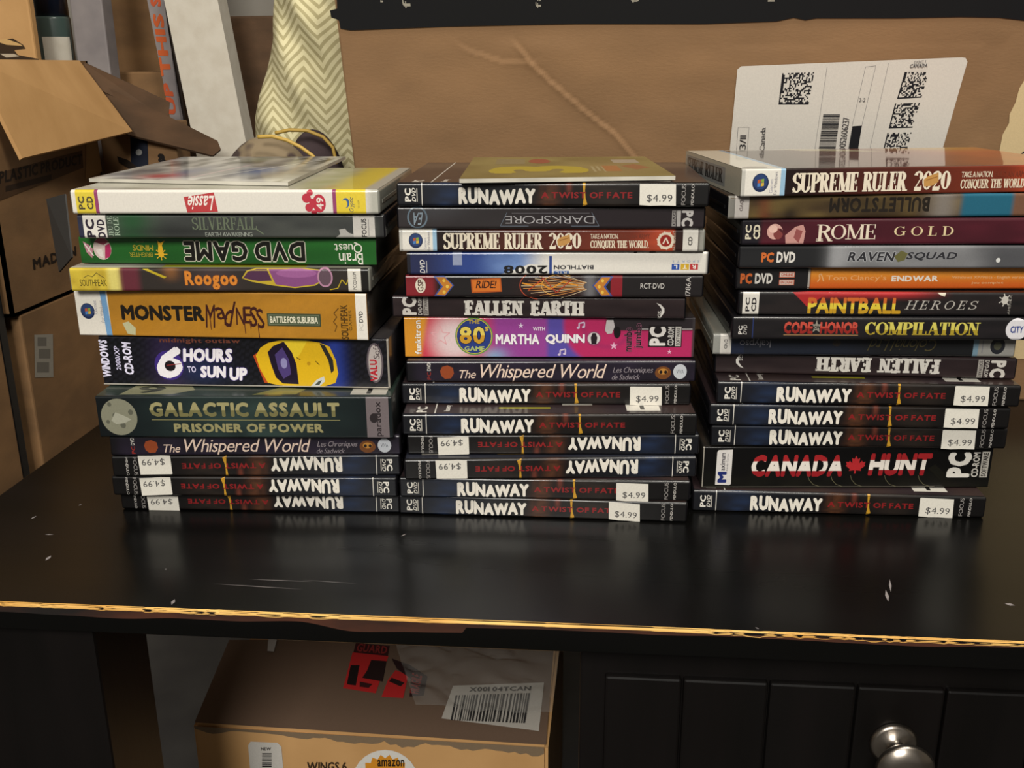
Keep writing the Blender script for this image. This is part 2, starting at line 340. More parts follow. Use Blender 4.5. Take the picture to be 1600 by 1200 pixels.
# ------------------------------------------------------------------ printed artwork
class Art:
    """ink shapes on a face W x H mm; u,v are measured in a window (u0,u1,vtop,vbottom)"""
    def __init__(s, W, H, win, fmap, step=.007):
        s.W, s.H, s.win, s.fmap, s.step = W, H, win, fmap, step
        s.v, s.f, s.c, s.sm, s.layer = [], [], [], [], 0
        e = [.0, .25, .55, .95, 1.5, 2.2]
        s.rows = sorted(set([round(q, 3) for q in e if q < H/2]+[round(H-q, 3) for q in e if q < H/2]))
    def xy(s, u, v):
        u0, u1, v0, v1 = s.win; return ((u-u0)/(u1-u0)*s.W, (v1-v)/(v1-v0)*s.H)
    def _slice(s, pts, faces, cols):
        # cut shapes that run onto the rounded edge so that they follow it
        bm = bmesh.new(); lay = bm.faces.layers.int.new('c'); bv = [bm.verts.new((x, y, 0)) for x, y in pts]
        for i, f in enumerate(faces):
            try: bm.faces.new([bv[k] for k in f])[lay] = i
            except ValueError: pass
        lo, hi = min(p[1] for p in pts), max(p[1] for p in pts)
        for y in s.rows:
            if lo < y < hi: bmesh.ops.bisect_plane(bm, geom=bm.verts[:]+bm.edges[:]+bm.faces[:], plane_co=(0, y, 0), plane_no=(0, 1, 0))
        bm.verts.index_update(); o = [(v.co.x, v.co.y) for v in bm.verts], [tuple(v.index for v in f.verts) for f in bm.faces], [cols[f[lay]] for f in bm.faces]
        bm.free(); return o
    def _add(s, pts, faces, cols, smooth=False):
        if s.rows and not smooth and (min(p[1] for p in pts) < R_ or max(p[1] for p in pts) > s.H-R_): pts, faces, cols = s._slice(pts, faces, cols)
        b = len(s.v); L = s.layer*s.step
        s.v += [s.fmap(x, y, L) for x, y in pts]
        for f, c in zip(faces, cols):
            s.f.append(tuple(i+b for i in f)); s.c.append(c if isinstance(c[0], tuple) else [c]*len(f)); s.sm.append(smooth)
        s.layer += 1
    def back(s, fn, nx=96, ny=9):
        ys = sorted(set(s.rows+[s.H*(i+1)/(ny+1) for i in range(ny)])); pts, fs, cs = [], [], []
        u0, u1, v0, v1 = s.win
        for y in ys:
            for i in range(nx+1): pts.append((s.W*i/nx, y))
        col = [C(fn(u0+(u1-u0)*x/s.W, v1-(v1-v0)*y/s.H)) for x, y in pts]
        w = nx+1
        for j in range(len(ys)-1):
            for i in range(nx):
                f = (j*w+i, j*w+i+1, (j+1)*w+i+1, (j+1)*w+i); fs.append(f); cs.append([col[k] for k in f])
        s._add(pts, fs, cs, True)
    def rect(s, u0, v0, u1, v1, col, skew=0):
        (x0, y1), (x1, y0) = s.xy(u0, v0), s.xy(u1, v1); y0, y1 = sorted((max(0, min(s.H, y0)), max(0, min(s.H, y1))))
        ys = [y0]+[y for y in s.rows if y0 < y < y1]+[y1]; pts, fs = [], []
        k = skew*(x1-x0)
        for y in ys:
            q = (y-y0)/max(1e-6, y1-y0); pts += [(x0-k*q, y), (x1-k*q, y)]
        for j in range(len(ys)-1): fs.append((2*j, 2*j+1, 2*j+3, 2*j+2))
        s._add(pts, fs, [C(col)]*len(fs), True)
    def poly(s, pts, col):
        p = [s.xy(*q) for q in pts]
        area_ = sum(p[i][0]*p[(i+1) % len(p)][1]-p[(i+1) % len(p)][0]*p[i][1] for i in range(len(p)))
        if area_ < 0: p.reverse()
        s._add(p, [tuple(range(len(p)))], [C(col)])
    def ell(s, cu, cv, ru, rv, col, n=28):
        s.poly([(cu+ru*math.cos(2*math.pi*i/n), cv+rv*math.sin(2*math.pi*i/n)) for i in range(n)], col)
    def line(s, pts, w, col):
        p = [s.xy(*q) for q in pts]; vs, fs = [], []
        for i in range(len(p)-1):
            dx, dy = p[i+1][0]-p[i][0], p[i+1][1]-p[i][1]; L = math.hypot(dx, dy) or 1; nx_, ny_ = -dy/L*w/2, dx/L*w/2
            b = len(vs); vs += [(p[i][0]-nx_, p[i][1]-ny_), (p[i+1][0]-nx_, p[i+1][1]-ny_), (p[i+1][0]+nx_, p[i+1][1]+ny_), (p[i][0]+nx_, p[i][1]+ny_)]; fs.append((b, b+1, b+2, b+3))
        s._add(vs, fs, [C(col)]*len(fs))
    def ring(s, cu, cv, ru, rv, w, col, a0=0, a1=360, n=36):
        s.line([(cu+ru*math.cos(math.radians(a0+(a1-a0)*i/n)), cv+rv*math.sin(math.radians(a0+(a1-a0)*i/n))) for i in range(n+1)], w, col)
    def text(s, st, u0, v0, u1, v1, col, rot=0, b=.02, sh=0, font='sans', T=.2, t=.07, gap=None, bands=None, outline=None, warp=None, extra=0):
        if outline:
            oc, ow = outline; du = ow*(s.win[1]-s.win[0])/s.W; dv = ow*(s.win[3]-s.win[2])/s.H
            if font == 'sans': s.text(st, u0, v0, u1, v1, oc, rot, b, sh, font, T, t, gap, warp=warp, extra=.045*ow)
            else: s.text(st, u0-du, v0-dv, u1+du, v1+dv, oc, rot, b, sh, font, T*1.5, t*2.2, gap or .02, warp=warp)
        vs, fs = sans(st, b, sh, gap, extra) if font == 'sans' else serif(st, T, t, sh, gap if gap is not None else .02)
        if bands:
            bm = bmesh.new(); bv = [bm.verts.new((x, y, 0)) for x, y in vs]
            for f in fs:
                try: bm.faces.new([bv[i] for i in f])
                except ValueError: pass
            for h, _ in bands[:-1]:
                bmesh.ops.bisect_plane(bm, geom=bm.verts[:]+bm.edges[:]+bm.faces[:], plane_co=(0, h, 0), plane_no=(0, 1, 0))
            bm.verts.index_update(); vs = [(v.co.x, v.co.y) for v in bm.verts]; fs = [tuple(v.index for v in f.verts) for f in bm.faces]
            cols = []
            for f in fs:
                m_ = sum(vs[i][1] for i in f)/len(f); cols.append(C(next(c for h, c in bands if m_ <= h+1e-6)))
            bm.free()
        else: cols = [C(col)]*len(fs)
        if warp: vs = [warp(x, y) for x, y in vs]
        if rot == 90: vs = [(1-y, x) for x, y in vs]
        elif rot == 180: vs = [(1-x, 1-y) for x, y in vs]
        elif rot == -90: vs = [(y, 1-x) for x, y in vs]
        pts = [s.xy(u0+(u1-u0)*x, v1-(v1-v0)*y) for x, y in vs]
        s._add(pts, fs, cols)
    def make(s, name, parent, m='ink_film'):
        return link(name, s.v, s.f, m, parent, s.c, s.sm)
R_ = 1.7
def spine_map(W, t, off=.15, r=R_):
    def fm(x, y, L):
        d = min(y, t-y); dy = 0
        if d < r: dy = r-math.sqrt(max(0, r*r-(r-max(0, d))**2))
        return (x-W/2, -off-L+dy, y)
    return fm
def cover_map(W, t, sgn=1):
    if sgn > 0: return lambda x, y, L: (x-W/2, y+1.6, t+.10+L*.35)
    return lambda x, y, L: (W/2-x, y+1.6, -.10-L*.35)
def end_map(W): return lambda x, y, L: (-W/2-.12-L, 134-x, y)     # left end face, read from the left: back -> front

# ---- the artwork of each spine; the numbers are places along the spine -------------------------------
def art_runaway(a):
    def f(u, v):
        n = vnoise(u*.02, v*.05, 3)
        c = mix('#121318', '#0c0a0a', ss(500, 800, u))
        c = mix(c, '#20304e', .55*bump1(u, 320, 75)*(.4+n))
        c = mix(c, '#5c3620', .65*bump1(u, 800, 45)*(.4+.9*vnoise(u*.05, v*.08, 5)))
        c = mix(c, '#7a3a2a', .7*bump1(u, 893, 12)*ss(235, 180, v))
        c = mix(c, '#2b221c', .6*bump1(u, 1060, 120)*(.4+n))
        return c
    a.back(f, 150)
    a.poly([(957, 166), (970, 166), (968, 200), (971, 232), (980, 262), (958, 271), (962, 235), (960, 200)], '#b98a26')
    a.rect(193, 166, 197, 271, '#c9c4bb')
    a.text('PC', 113, 190, 143, 250, '#d9d4ca', 90, .035); a.text('DVD', 147, 188, 166, 251, '#cfcac0', 90, .02, .25)
    a.rect(169, 190, 174, 251, '#a9a49b')
    def w(x, y): return (x, (.02 if x > .28 else 0)+y*(.9 if x > .28 else 1.0)+.05*math.sin(x*9))
    a.text('RUNAWAY', 370, 187, 735, 264, '#ddd6ca', b=.065, gap=.86, warp=w)
    a.text('A TWIST OF FATE', 762, 206, 1190, 234, '#7e1a1c', b=.03, gap=1.15)
    a.text('FOCUS', 1419, 172, 1438, 264, '#8f8a86', 90, .0); a.text('PENDULO', 1464, 172, 1477, 264, '#b5b0aa', 90, .01)
def cover_runaway(a):
    a.back(lambda u, v: mix(mix('#3a2c28', '#2a2024', vnoise(u*.05, v*.05, 8)), '#6a5a4a', .5*bump1(v, 110, 25)), 24, 10)
    a.text('PC', 8, 13, 15, 2, '#cfcac0', 90, .03); a.rect(20, 135, 20.8, 0, '#c9c4bb')
    a.text('Runaway', 26, 16, 31, 4, '#d8d2c8', 90, .03)
    a.rect(62, 12, 96, 9, '#8f8a20'); a.rect(104, 22, 124, 16, '#cfc9bd')
    a.rect(146, 21, 168, 5, '#c9c4ba'); a.text('T', 151, 19, 162, 7, '#171515', b=.03)
    a.rect(36, 118, 64, 104, '#c7c1b8')
def back_runaway(a):
    a.back(lambda u, v: mix('#191a22', '#2a2c36', vnoise(u*.06, v*.06, 4)), 16, 6)
    a.rect(10, 22, 22, 6, '#bdb7ac'); a.rect(28, 16, 45, 8, '#77716a'); a.rect(60, 14, 78, 5, '#5b4a2a')
    for i in range(14): a.rect(84+i*4, 15, 86+i*4, 6, '#a9a49b')
    a.rect(150, 14, 160, 8, '#a58f2c')
def art_whispered(a):
    a.back(lambda u, v: mix(mix('#17131c', '#241c2c', vnoise(u*.012, v*.03, 2)), '#0b090c', ss(205, 140, u)), 60)
    a.text('DVD', 230, 352, 247, 384, '#c9c4bb', 90, .02); a.text('PC', 230, 389, 247, 420, '#8e2a20', 90, .02)
    a.poly([(290, 385), (300, 368), (325, 362), (350, 372), (354, 395), (340, 415), (312, 417), (296, 405)], '#8a4020')
    a.text('The', 380, 381, 456, 415, '#d8bfae', b=.0, sh=.3); a.text('Whispered', 478, 358, 828, 431, '#dcc3b2', b=.0, sh=.32); a.text('World', 850, 358, 1062, 415, '#dcc3b2', b=.0, sh=.32)
    a.text('Les Chroniques', 1090, 370, 1276, 399, '#8c8388', b=-.004, sh=.3); a.text('de Sadwick', 1086, 400, 1216, 421, '#8c8388', b=-.004, sh=.3)
    a.ell(1322, 393, 37, 26, '#6b3f1c'); a.ell(1322, 388, 22, 12, '#b07a34'); a.ell(1312, 390, 7, 7, '#1c1210'); a.ell(1334, 390, 7, 7, '#1c1210')
    a.ell(1400, 388, 31, 30, '#b9bcc2'); a.text('VIVA', 1383, 380, 1417, 396, '#6a6d74', b=.01)
def art_galactic(a):
    a.back(lambda u, v: mix(mix('#11181a', '#2c3b38', .9*bump1(u, 850, 330)*(.35+vnoise(u*.01, v*.03, 6))), '#0b0d0f', ss(400, 200, u)*.6), 80)
    a.ell(277, 170, 80, 76, '#7d7c6a')
    for q in ((240, 118, 9), (330, 150, 11), (225, 190, 8), (290, 205, 12), (262, 165, 14)): a.ell(q[0], q[1], q[2], q[2], '#58584c')
    a.poly([(240, 185), (262, 150), (300, 165), (330, 180), (300, 195), (260, 200)], '#9b9a8a')
    a.text('GALACTIC ASSAULT', 415, 108, 1252, 168, '#8b8458', b=.05, bands=[(.45, '#6f6a45'), (1, '#989066')])
    a.line([(420, 181), (1252, 181)], .35, '#8b8458')
    a.text('PRISONER OF POWER', 515, 196, 1176, 233, '#8d865e', b=.045)
    a.rect(1368, 86, 1466, 254, '#6c6264'); a.text('paradox', 1404, 104, 1440, 248, '#2a2426', 90, .02); a.ell(1400, 172, 18, 20, '#2a2426')
def cover_galactic(a):
    a.back(lambda u, v: mix('#141b1a', '#2f3b34', vnoise(u*.06, v*.08, 9)), 30, 8)
    a.poly([(14, 2), (18, 20), (52, 26), (60, 12), (48, 3)], '#77765c'); a.text('9', 22, 20, 40, 5, '#2c2f28', b=.03)
    a.poly([(100, 2), (115, 18), (132, 14), (128, 3)], '#6d6a3a')
    a.rect(163, 22, 186, 3, '#a9a49a'); a.text('T', 169, 20, 180, 5, '#171515', b=.04)
def art_sixhours(a):
    def f(u, v):
        k = ((u+v*1.6) % 40)/40
        c = '#0d0d10' if k < .55 else '#191920'
        c = mix(c, '#2a3f9a', .75*bump1(u, 1235, 45)); c = mix(c, '#27335c', .55*bump1(u, 640, 110)*bump1(v, 380, 60)); c = mix(c, '#3a2a55', .45*bump1(u, 500, 70))
        return c
    a.back(f, 200, 14)
    a.text('WINDOWS', 205, 256, 243, 411, '#ddd8ee', 90, .04, .15); a.text('2000/XP', 270, 282, 292, 384, '#c9c3e0', 90, .02, .15); a.text('CD-ROM', 306, 264, 346, 400, '#ddd8ee', 90, .04, .15)
    a.text('midnight outlaw', 476, 246, 828, 270, '#6a3a2c', b=.03, gap=1.1)
    a.ell(506, 360, 64, 62, '#3c2a78'); a.text('6', 450, 282, 566, 414, '#e6e1e6', b=.06, sh=.2); a.ell(510, 362, 24, 22, '#1b1418'); a.line([(495, 360), (560, 352)], .5, '#8a2a2a')
    for st, q in (('HOURS', (570, 288, 790, 345)), ('SUN', (640, 360, 756, 410)), ('UP', (768, 366, 848, 420))):
        a.text(st, *q, '#e6e1e6', b=.055, sh=.12, outline=('#46357c', .7), gap=.92)
    a.text('TO', 585, 362, 623, 388, '#c9c3e0', b=.03)
    a.poly([(880, 315), (905, 300), (945, 428), (920, 428)], '#b0461c')
    a.poly([(892, 315), (915, 282), (950, 262), (1010, 250), (1120, 252), (1170, 258), (1215, 275), (1238, 330), (1245, 385), (1230, 425), (1180, 440), (1080, 444), (985, 438), (935, 428), (905, 370)], '#d9ae1c')
    a.poly([(1010, 250), (1120, 252), (1090, 300), (1065, 330), (1020, 262)], '#e4c52e')
    a.poly([(945, 300), (970, 275), (1018, 256), (1050, 300), (1066, 350), (1070, 432), (1000, 430), (972, 405), (955, 350)], '#1c1226')
    a.poly([(975, 310), (1010, 280), (1035, 330), (1040, 390), (1005, 410), (985, 370)], '#4a3a72'); a.ell(1012, 345, 14, 22, '#8c86b4')
    a.poly([(1172, 262), (1195, 270), (1226, 330), (1228, 372), (1215, 385), (1205, 330), (1185, 290)], '#2b2a24')
    a.poly([(1122, 440), (1150, 412), (1182, 398), (1186, 418), (1160, 440)], '#c9cbc4'); a.poly([(1138, 436), (1158, 418), (1172, 414), (1160, 434)], '#4c5148')
    a.line([(1068, 320), (1085, 330)], .5, '#3a3010'); a.line([(1150, 335), (1166, 350)], .5, '#3a3010'); a.ell(1120, 345, 8, 8, '#b88c18')
    a.ell(1407, 340, 36, 82, '#5a5156'); a.ell(1407, 340, 28, 74, '#a9a09c')
    a.text('VALU', 1384, 326, 1416, 415, '#a81f2a', 90, .045); a.text('Soft', 1402, 262, 1428, 322, '#3c3034', 90, .0)
    a.rect(205, 439, 1468, 446, '#b9b2a6'); a.rect(1460, 242, 1468, 446, '#8f897f')
def art_monster(a):
    a.back(lambda u, v: mix(mix('#b57f2b', '#a8741f', vnoise(u*.01, v*.02, 3)), '#7f5a22', .3*vnoise(u*.05, v*.07, 8)), 60)
    a.rect(90, 50, 238, 240, '#d9d3c8'); a.rect(214, 50, 240, 240, '#6d97bf', .35)
    flag(a, 140, 137, 32, 33)
    a.text('Games', 168, 92, 184, 150, '#9a97a0', 90, 0); a.text('for Windows', 196, 92, 212, 184, '#8f8c96', 90, 0)
    a.poly([(292, 185), (320, 178), (350, 205), (345, 235), (310, 230)], '#b3b08a')
    a.text('MONSTER', 292, 108, 666, 172, '#1c1712', b=.05, gap=.9)
    for ch, u, v, w, h, r in (('M', 668, 102, 50, 96, .2), ('a', 716, 112, 52, 52, -.2), ('d', 752, 88, 60, 105, .5), ('n', 806, 112, 40, 72, .1), ('e', 842, 108, 34, 70, .0), ('s', 866, 108, 36, 84, .1), ('s', 898, 116, 34, 82, -.1)):
        a.text(ch.upper() if ch in 'nes' else ch, u, v, u+w, v+h, '#3a1a16', b=.01, sh=r)
    for u, v0, v1 in ((690, 150, 206), (842, 150, 220), (902, 180, 236), (868, 160, 200)): a.line([(u, v0), (u+2, v1)], .5, '#4a211a')
    a.rect(945, 134, 1181, 186, '#3c4430'); a.rect(951, 139, 1175, 181, '#68705a'); a.rect(954, 142, 1172, 178, '#49523c')
    a.text('BATTLE FOR SUBURBIA', 958, 146, 1168, 174, '#d5d0b8', b=.03, gap=.92)
    a.line([(1262, 108), (1240, 130), (1252, 145), (1236, 165), (1250, 182), (1240, 205)], .5, '#5a3c14')
    a.text('SOUTHPEAK', 1268, 95, 1300, 236, '#3a2810', 90, .01); a.text('GAMES', 1304, 118, 1316, 200, '#5a4318', 90, 0, gap=1.4)
    a.rect(1336, 50, 1384, 240, '#dcd6cc'); a.text('DVD', 1348, 120, 1366, 166, '#2a2a30', 90, .02); a.text('PC', 1348, 172, 1366, 200, '#b9b4ac', 90, .02)
def flag(a, cu, cv, ru, rv):
    a.ell(cu, cv, ru, rv, '#1d2a4c'); a.ell(cu, cv-rv*.1, ru*.85, rv*.8, '#2a3d68')
    for dx, dy, c in ((-.36, -.3, '#b0542c'), (.06, -.36, '#7d9a3c'), (-.36, .08, '#4878b4'), (.06, .04, '#c9a63a')):
        a.poly([(cu+ru*dx, cv+rv*dy), (cu+ru*(dx+.36), cv+rv*(dy-.06)), (cu+ru*(dx+.36), cv+rv*(dy+.3)), (cu+ru*dx, cv+rv*(dy+.36))], c)
def art_roogoo(a):
    def f(u, v):
        c = mix('#c9b13a', '#a98f2c', vnoise(u*.03, v*.04, 1))
        c = mix(c, '#cdbf6a', ss(215, 240, u)); c = mix(c, '#5c2630', ss(268, 292, u)); c = mix(c, '#2c2622', ss(350, 385, u))
        c = mix(c, '#8a5a30', .7*bump1(u, 512, 35)*ss(590, 530, v)); c = mix(c, '#4a3a3c', .5*bump1(u, 700, 90)); c = mix(c, '#14110f', ss(1345, 1360, u))
        return c
    a.back(f, 110)
    a.line([(118, 560), (138, 550), (158, 556), (178, 540), (196, 552), (214, 562)], .4, '#4a4420'); a.text('SOUTHPEAK', 98, 566, 218, 594, '#40380f', b=.005)
    a.poly([(385, 524), (410, 524), (492, 556), (480, 562)], '#b09a22')
    a.poly([(826, 560), (850, 530), (890, 521), (1110, 521), (1200, 528), (1205, 560), (1150, 590), (1060, 600), (965, 590), (870, 575)], '#b39a2c')
    a.poly([(832, 560), (856, 534), (895, 524), (940, 524), (960, 570), (900, 572)], '#4a2a44')
    a.poly([(948, 524), (1110, 524), (1195, 531), (1198, 558), (1148, 585), (1060, 595), (975, 585)], '#7d4676'); a.ell(1070, 540, 90, 18, '#93588a')
    a.ell(1196, 556, 34, 40, '#a77a92'); a.ell(1196, 556, 27, 33, '#5a4650')
    a.text('Roogoo', 572, 532, 806, 606, '#c97a2a', b=.035, outline=('#7a3f14', .6))
    a.line([(1215, 606), (1250, 600), (1270, 565), (1288, 586), (1300, 560)], .6, '#b0981f')
    a.rect(1297, 523, 1354, 613, '#d0cbc0'); a.text('PC CD-ROM', 1318, 535, 1334, 605, '#3a3638', 90, .01)
def cover_roogoo(a):
    a.back(lambda u, v: mix('#b9b3a6', '#6a665c', ss(25, 60, u)*.8), 20, 6); a.rect(58, 9, 150, 2, '#8f8a1c')
def art_brain(a):
    a.back(lambda u, v: mix(mix('#1f5a20', '#17461a', ss(392, 500, v)), '#2a6f2c', .5*vnoise(u*.006, v*.02, 2)), 60)
    a.poly([(125, 410), (150, 425), (165, 440), (158, 480), (135, 455)], '#b07a86'); a.line([(130, 420), (165, 470)], .8, '#d8cfc6'); a.line([(160, 425), (140, 455)], .6, '#d8cfc6')
    a.ell(208, 440, 40, 46, '#c9b7b0'); a.poly([(175, 412), (195, 396), (222, 396), (240, 412), (215, 425)], '#8a3a4c'); a.poly([(222, 428), (244, 418), (247, 450), (236, 475), (215, 482)], '#a82a58'); a.poly([(178, 446), (206, 440), (210, 478), (190, 470)], '#d9cfc8')
    a.text('BRIGHTER', 327, 455, 430, 474, '#a8922a', 180, .0); a.text('MINDS', 345, 424, 436, 448, '#a8922a', 180, .01); a.text('SOFTWARE', 362, 408, 398, 414, '#8f8a5a', 180, 0)
    a.ell(468, 462, 13, 13, '#d8a828')
    for k in range(8):
        g = k*math.pi/4; a.line([(468+12*math.cos(g), 462+12*math.sin(g)), (468+28*math.cos(g), 462+24*math.sin(g))], .55, '#d8a828')
    a.poly([(455, 450), (480, 450), (476, 425), (490, 405), (470, 415), (458, 405), (460, 428)], '#d8a828')
    a.text('DVD GAME', 572, 407, 1103, 489, '#15130f', 180, .035, outline=('#c9c6b4', .75))
    a.text('Brain', 1250, 452, 1353, 499, '#e3e0d2', 180, .0); a.text('Quest', 1232, 408, 1352, 452, '#e3e0d2', 180, .0)
def art_silver(a):
    def f(u, v):
        c = mix('#3b3d3b', '#4d4f4a', vnoise(u*.01, v*.03, 3)); c = mix(c, '#25512e', .95*bump1(u, 330, 90)); c = mix(c, '#1c1d1c', .8*bump1(v, 360, 28)*bump1(u, 560, 330))
        return mix(c, '#2a2a2a', ss(1422, 1440, u))
    a.back(f, 110)
    a.rect(85, 288, 106, 389, '#2a2c40'); a.rect(108, 289, 212, 388, '#d9d4cb')
    a.text('PC', 119, 308, 159, 386, '#2a2230', 90, .05); a.text('DVD', 170, 308, 205, 386, '#2a2230', 90, .04)
    a.text('JEU DE', 220, 296, 241, 380, '#9fb09a', 90, font='serif', T=.13); a.text('ROLE', 247, 300, 270, 378, '#9fb09a', 90, font='serif', T=.13)
    a.text('SILVERFALL', 600, 300, 890, 352, '#66705a', font='serif', T=.15, t=.07); a.line([(880, 345), (920, 372)], .6, '#66705a'); a.text('EARTH AWAKENING', 656, 363, 868, 381, '#8f948a', b=.0, gap=.95)
    a.poly([(1238, 388), (1262, 372), (1258, 352), (1284, 348), (1300, 366), (1321, 372), (1321, 388)], '#a9a6a0')
    a.rect(1321, 291, 1418, 388, '#c9c4bc'); a.text('FOCUS', 1358, 306, 1381, 384, '#2c282c', 90, .03); a.line([(1390, 310), (1390, 380)], .3, '#6a666a')
def art_lassie(a):
    a.back(lambda u, v: mix('#d6d0c6', '#a9a79c', ss(1380, 1392, u)), 60)
    a.rect(82, 185, 168, 282, '#d2bc3c'); a.rect(168, 185, 184, 282, '#8c3f66')
    a.text('PC', 92, 211, 121, 265, '#4a4430', 90, .04); a.text('CD', 130, 211, 160, 265, '#4a4430', 90, .04)
    a.poly([(570, 214), (707, 195), (718, 274), (580, 278)], '#b03a3c'); a.text('Lassie', 586, 208, 706, 268, '#e4dcd4', 180, .015, .5)
    for q in ((1172, 240, 29, 37), (1117, 219, 20, 19), (1133, 197, 14, 12), (1126, 257, 17, 17), (1147, 276, 13, 9), (1140, 240, 12, 20)): a.ell(*q, '#b23040')
    a.text('49', 1160, 216, 1191, 264, '#ddd3ca', 90, .02)
    a.rect(1232, 185, 1248, 282, '#8c3f66'); a.rect(1248, 185, 1378, 282, '#d6bd38')
    a.ell(1290, 238, 16, 20, '#3a5a8a'); a.ell(1284, 242, 13, 16, '#d6bd38'); a.text('Cryptic', 1304, 215, 1328, 275, '#2c3f5c', 90, .01, .3); a.text('20-609', 1342, 228, 1350, 260, '#8a7a34', 90, 0)
def cover_lassie(a):
    def f(u, v):
        c = mix('#b9b4a6', '#8f8c78', vnoise(u*.06, v*.05, 3)); c = mix(c, '#c2ad2c', ss(150, 164, u)); c = mix(c, '#7d7f4a', .7*bump1(u, 150, 14)*(.4+vnoise(u*.1, v*.1, 7))); c = mix(c, '#a0a096', ss(180, 183, u))
        return mix(c, '#9a5a4a', .5*bump1(u, 158, 5)*bump1(v, 12, 8))
    a.back(f, 60, 16)
def art_darkspore(a):
    a.back(lambda u, v: mix(mix('#2c2728', '#241c1f', ss(500, 1000, u)), '#4a4a4e', .5*bump1(u, 260, 140)*ss(360, 290, v)), 60)
    a.ring(178, 325, 44, 42, 1.0, '#5f6f7c'); a.text('EA', 160, 305, 205, 356, '#7d8b96', 180, .01, .4)
    a.text('DARKSPORE', 592, 319, 1008, 350, '#a9a6a8', 180, -.012, gap=1.02)
    a.line([(622, 308), (985, 308)], .2, '#777478'); a.line([(600, 305), (568, 360), (700, 360)], .25, '#6a7482'); a.line([(995, 305), (1030, 360), (900, 360)], .25, '#6a7482')
    a.text('PC', 1412, 297, 1466, 361, '#bfbab6', -90, .05); a.rect(1390, 297, 1408, 361, '#a9a4a0'); a.rect(1367, 297, 1386, 361, '#8a8581'); a.text('DVD', 1371, 302, 1384, 356, '#2a2426', -90, .02)
def art_supreme(a):
    def f(u, v):
        c = mix('#1c1110', '#4a2018', ss(280, 700, u)); c = mix(c, '#6a2a1a', ss(700, 1100, u)); c = mix(c, '#b0462a', ss(1150, 1330, u)*(.6+.5*vnoise(u*.02, v*.05, 4))); c = mix(c, '#2a1512', ss(1368, 1384, u))
        return mix(c, '#8a8880', ss(1486, 1492, u))
    a.back(f, 100)
    a.rect(95, 385, 110, 478, '#b5b2aa'); a.rect(110, 385, 252, 478, '#d6d1c7'); a.rect(252, 385, 271, 478, '#8fb0c8'); flag(a, 172, 432, 33, 32)
    a.text('Games', 209, 420, 222, 468, '#9a98a2', 90, 0); a.text('for Windows', 226, 395, 239, 474, '#77757e', 90, 0)
    a.text('SUPREME', 300, 400, 566, 468, '#d9cdb8', font='serif', T=.27, t=.09, gap=.03); a.text('RULER', 586, 400, 770, 468, '#d9cdb8', font='serif', T=.27, t=.09, gap=.03); a.text('2020', 793, 400, 946, 468, '#d9cdb8', font='serif', T=.27, t=.09, gap=.04)
    a.poly([(834, 430), (850, 418), (892, 406), (896, 438), (870, 452), (838, 454)], '#b5864a'); a.line([(845, 432), (890, 420)], .5, '#8a5a2a')
    a.text('TAKE A NATION.', 988, 404, 1118, 424, '#cdbfa8', b=.02, gap=.9); a.text('BUILD AN ARMY.', 1126, 404, 1266, 424, '#6a3020', b=.02, gap=.9)
    a.text('CONQUER THE WORLD.', 988, 431, 1260, 466, '#d4c6ae', font='serif', T=.22, t=.1, gap=.0)
    a.ring(1337, 432, 33, 30, 1.6, '#d8c9b4'); a.ell(1337, 432, 24, 22, '#8a2018')
    for k in range(10):
        g = k*math.pi/5; a.line([(1337+30*math.cos(g), 432+28*math.sin(g)), (1337+42*math.cos(g+.2), 432+38*math.sin(g+.2))], .8, '#d8c9b4')
    a.line([(1325, 445), (1338, 420), (1350, 444)], .9, '#d8c9b4'); a.text('BATTLEGOAT', 1371, 392, 1382, 472, '#b5a894', 90, 0)
    a.rect(1416, 386, 1486, 477, '#cfcac1'); a.text('CD', 1440, 416, 1460, 452, '#33302f', 90, .03)
def art_supreme_big(a):
    art_supreme(a)
def cover_supreme(a):
    def f(u, v):
        c = mix('#2a1a18', '#6a3322', ss(30, 120, u)); c = mix(c, '#b5562a', ss(100, 190, u)*(.5+.7*vnoise(u*.05, v*.05, 2))); c = mix(c, '#c9b23a', .6*bump1(u, 160, 30)*ss(90, 135, v))
        return c
    a.back(f, 60, 16)
    a.rect(0, 135, 20, 0, '#d6d1c0'); a.rect(20, 135, 23, 0, '#8fb0c8'); a.ell(9, 8, 7, 4, '#6a6458'); a.rect(24, 135, 90, 128, '#c9c4b8'); a.poly([(60, 135), (90, 133), (120, 104), (70, 120)], '#b9ae8a')
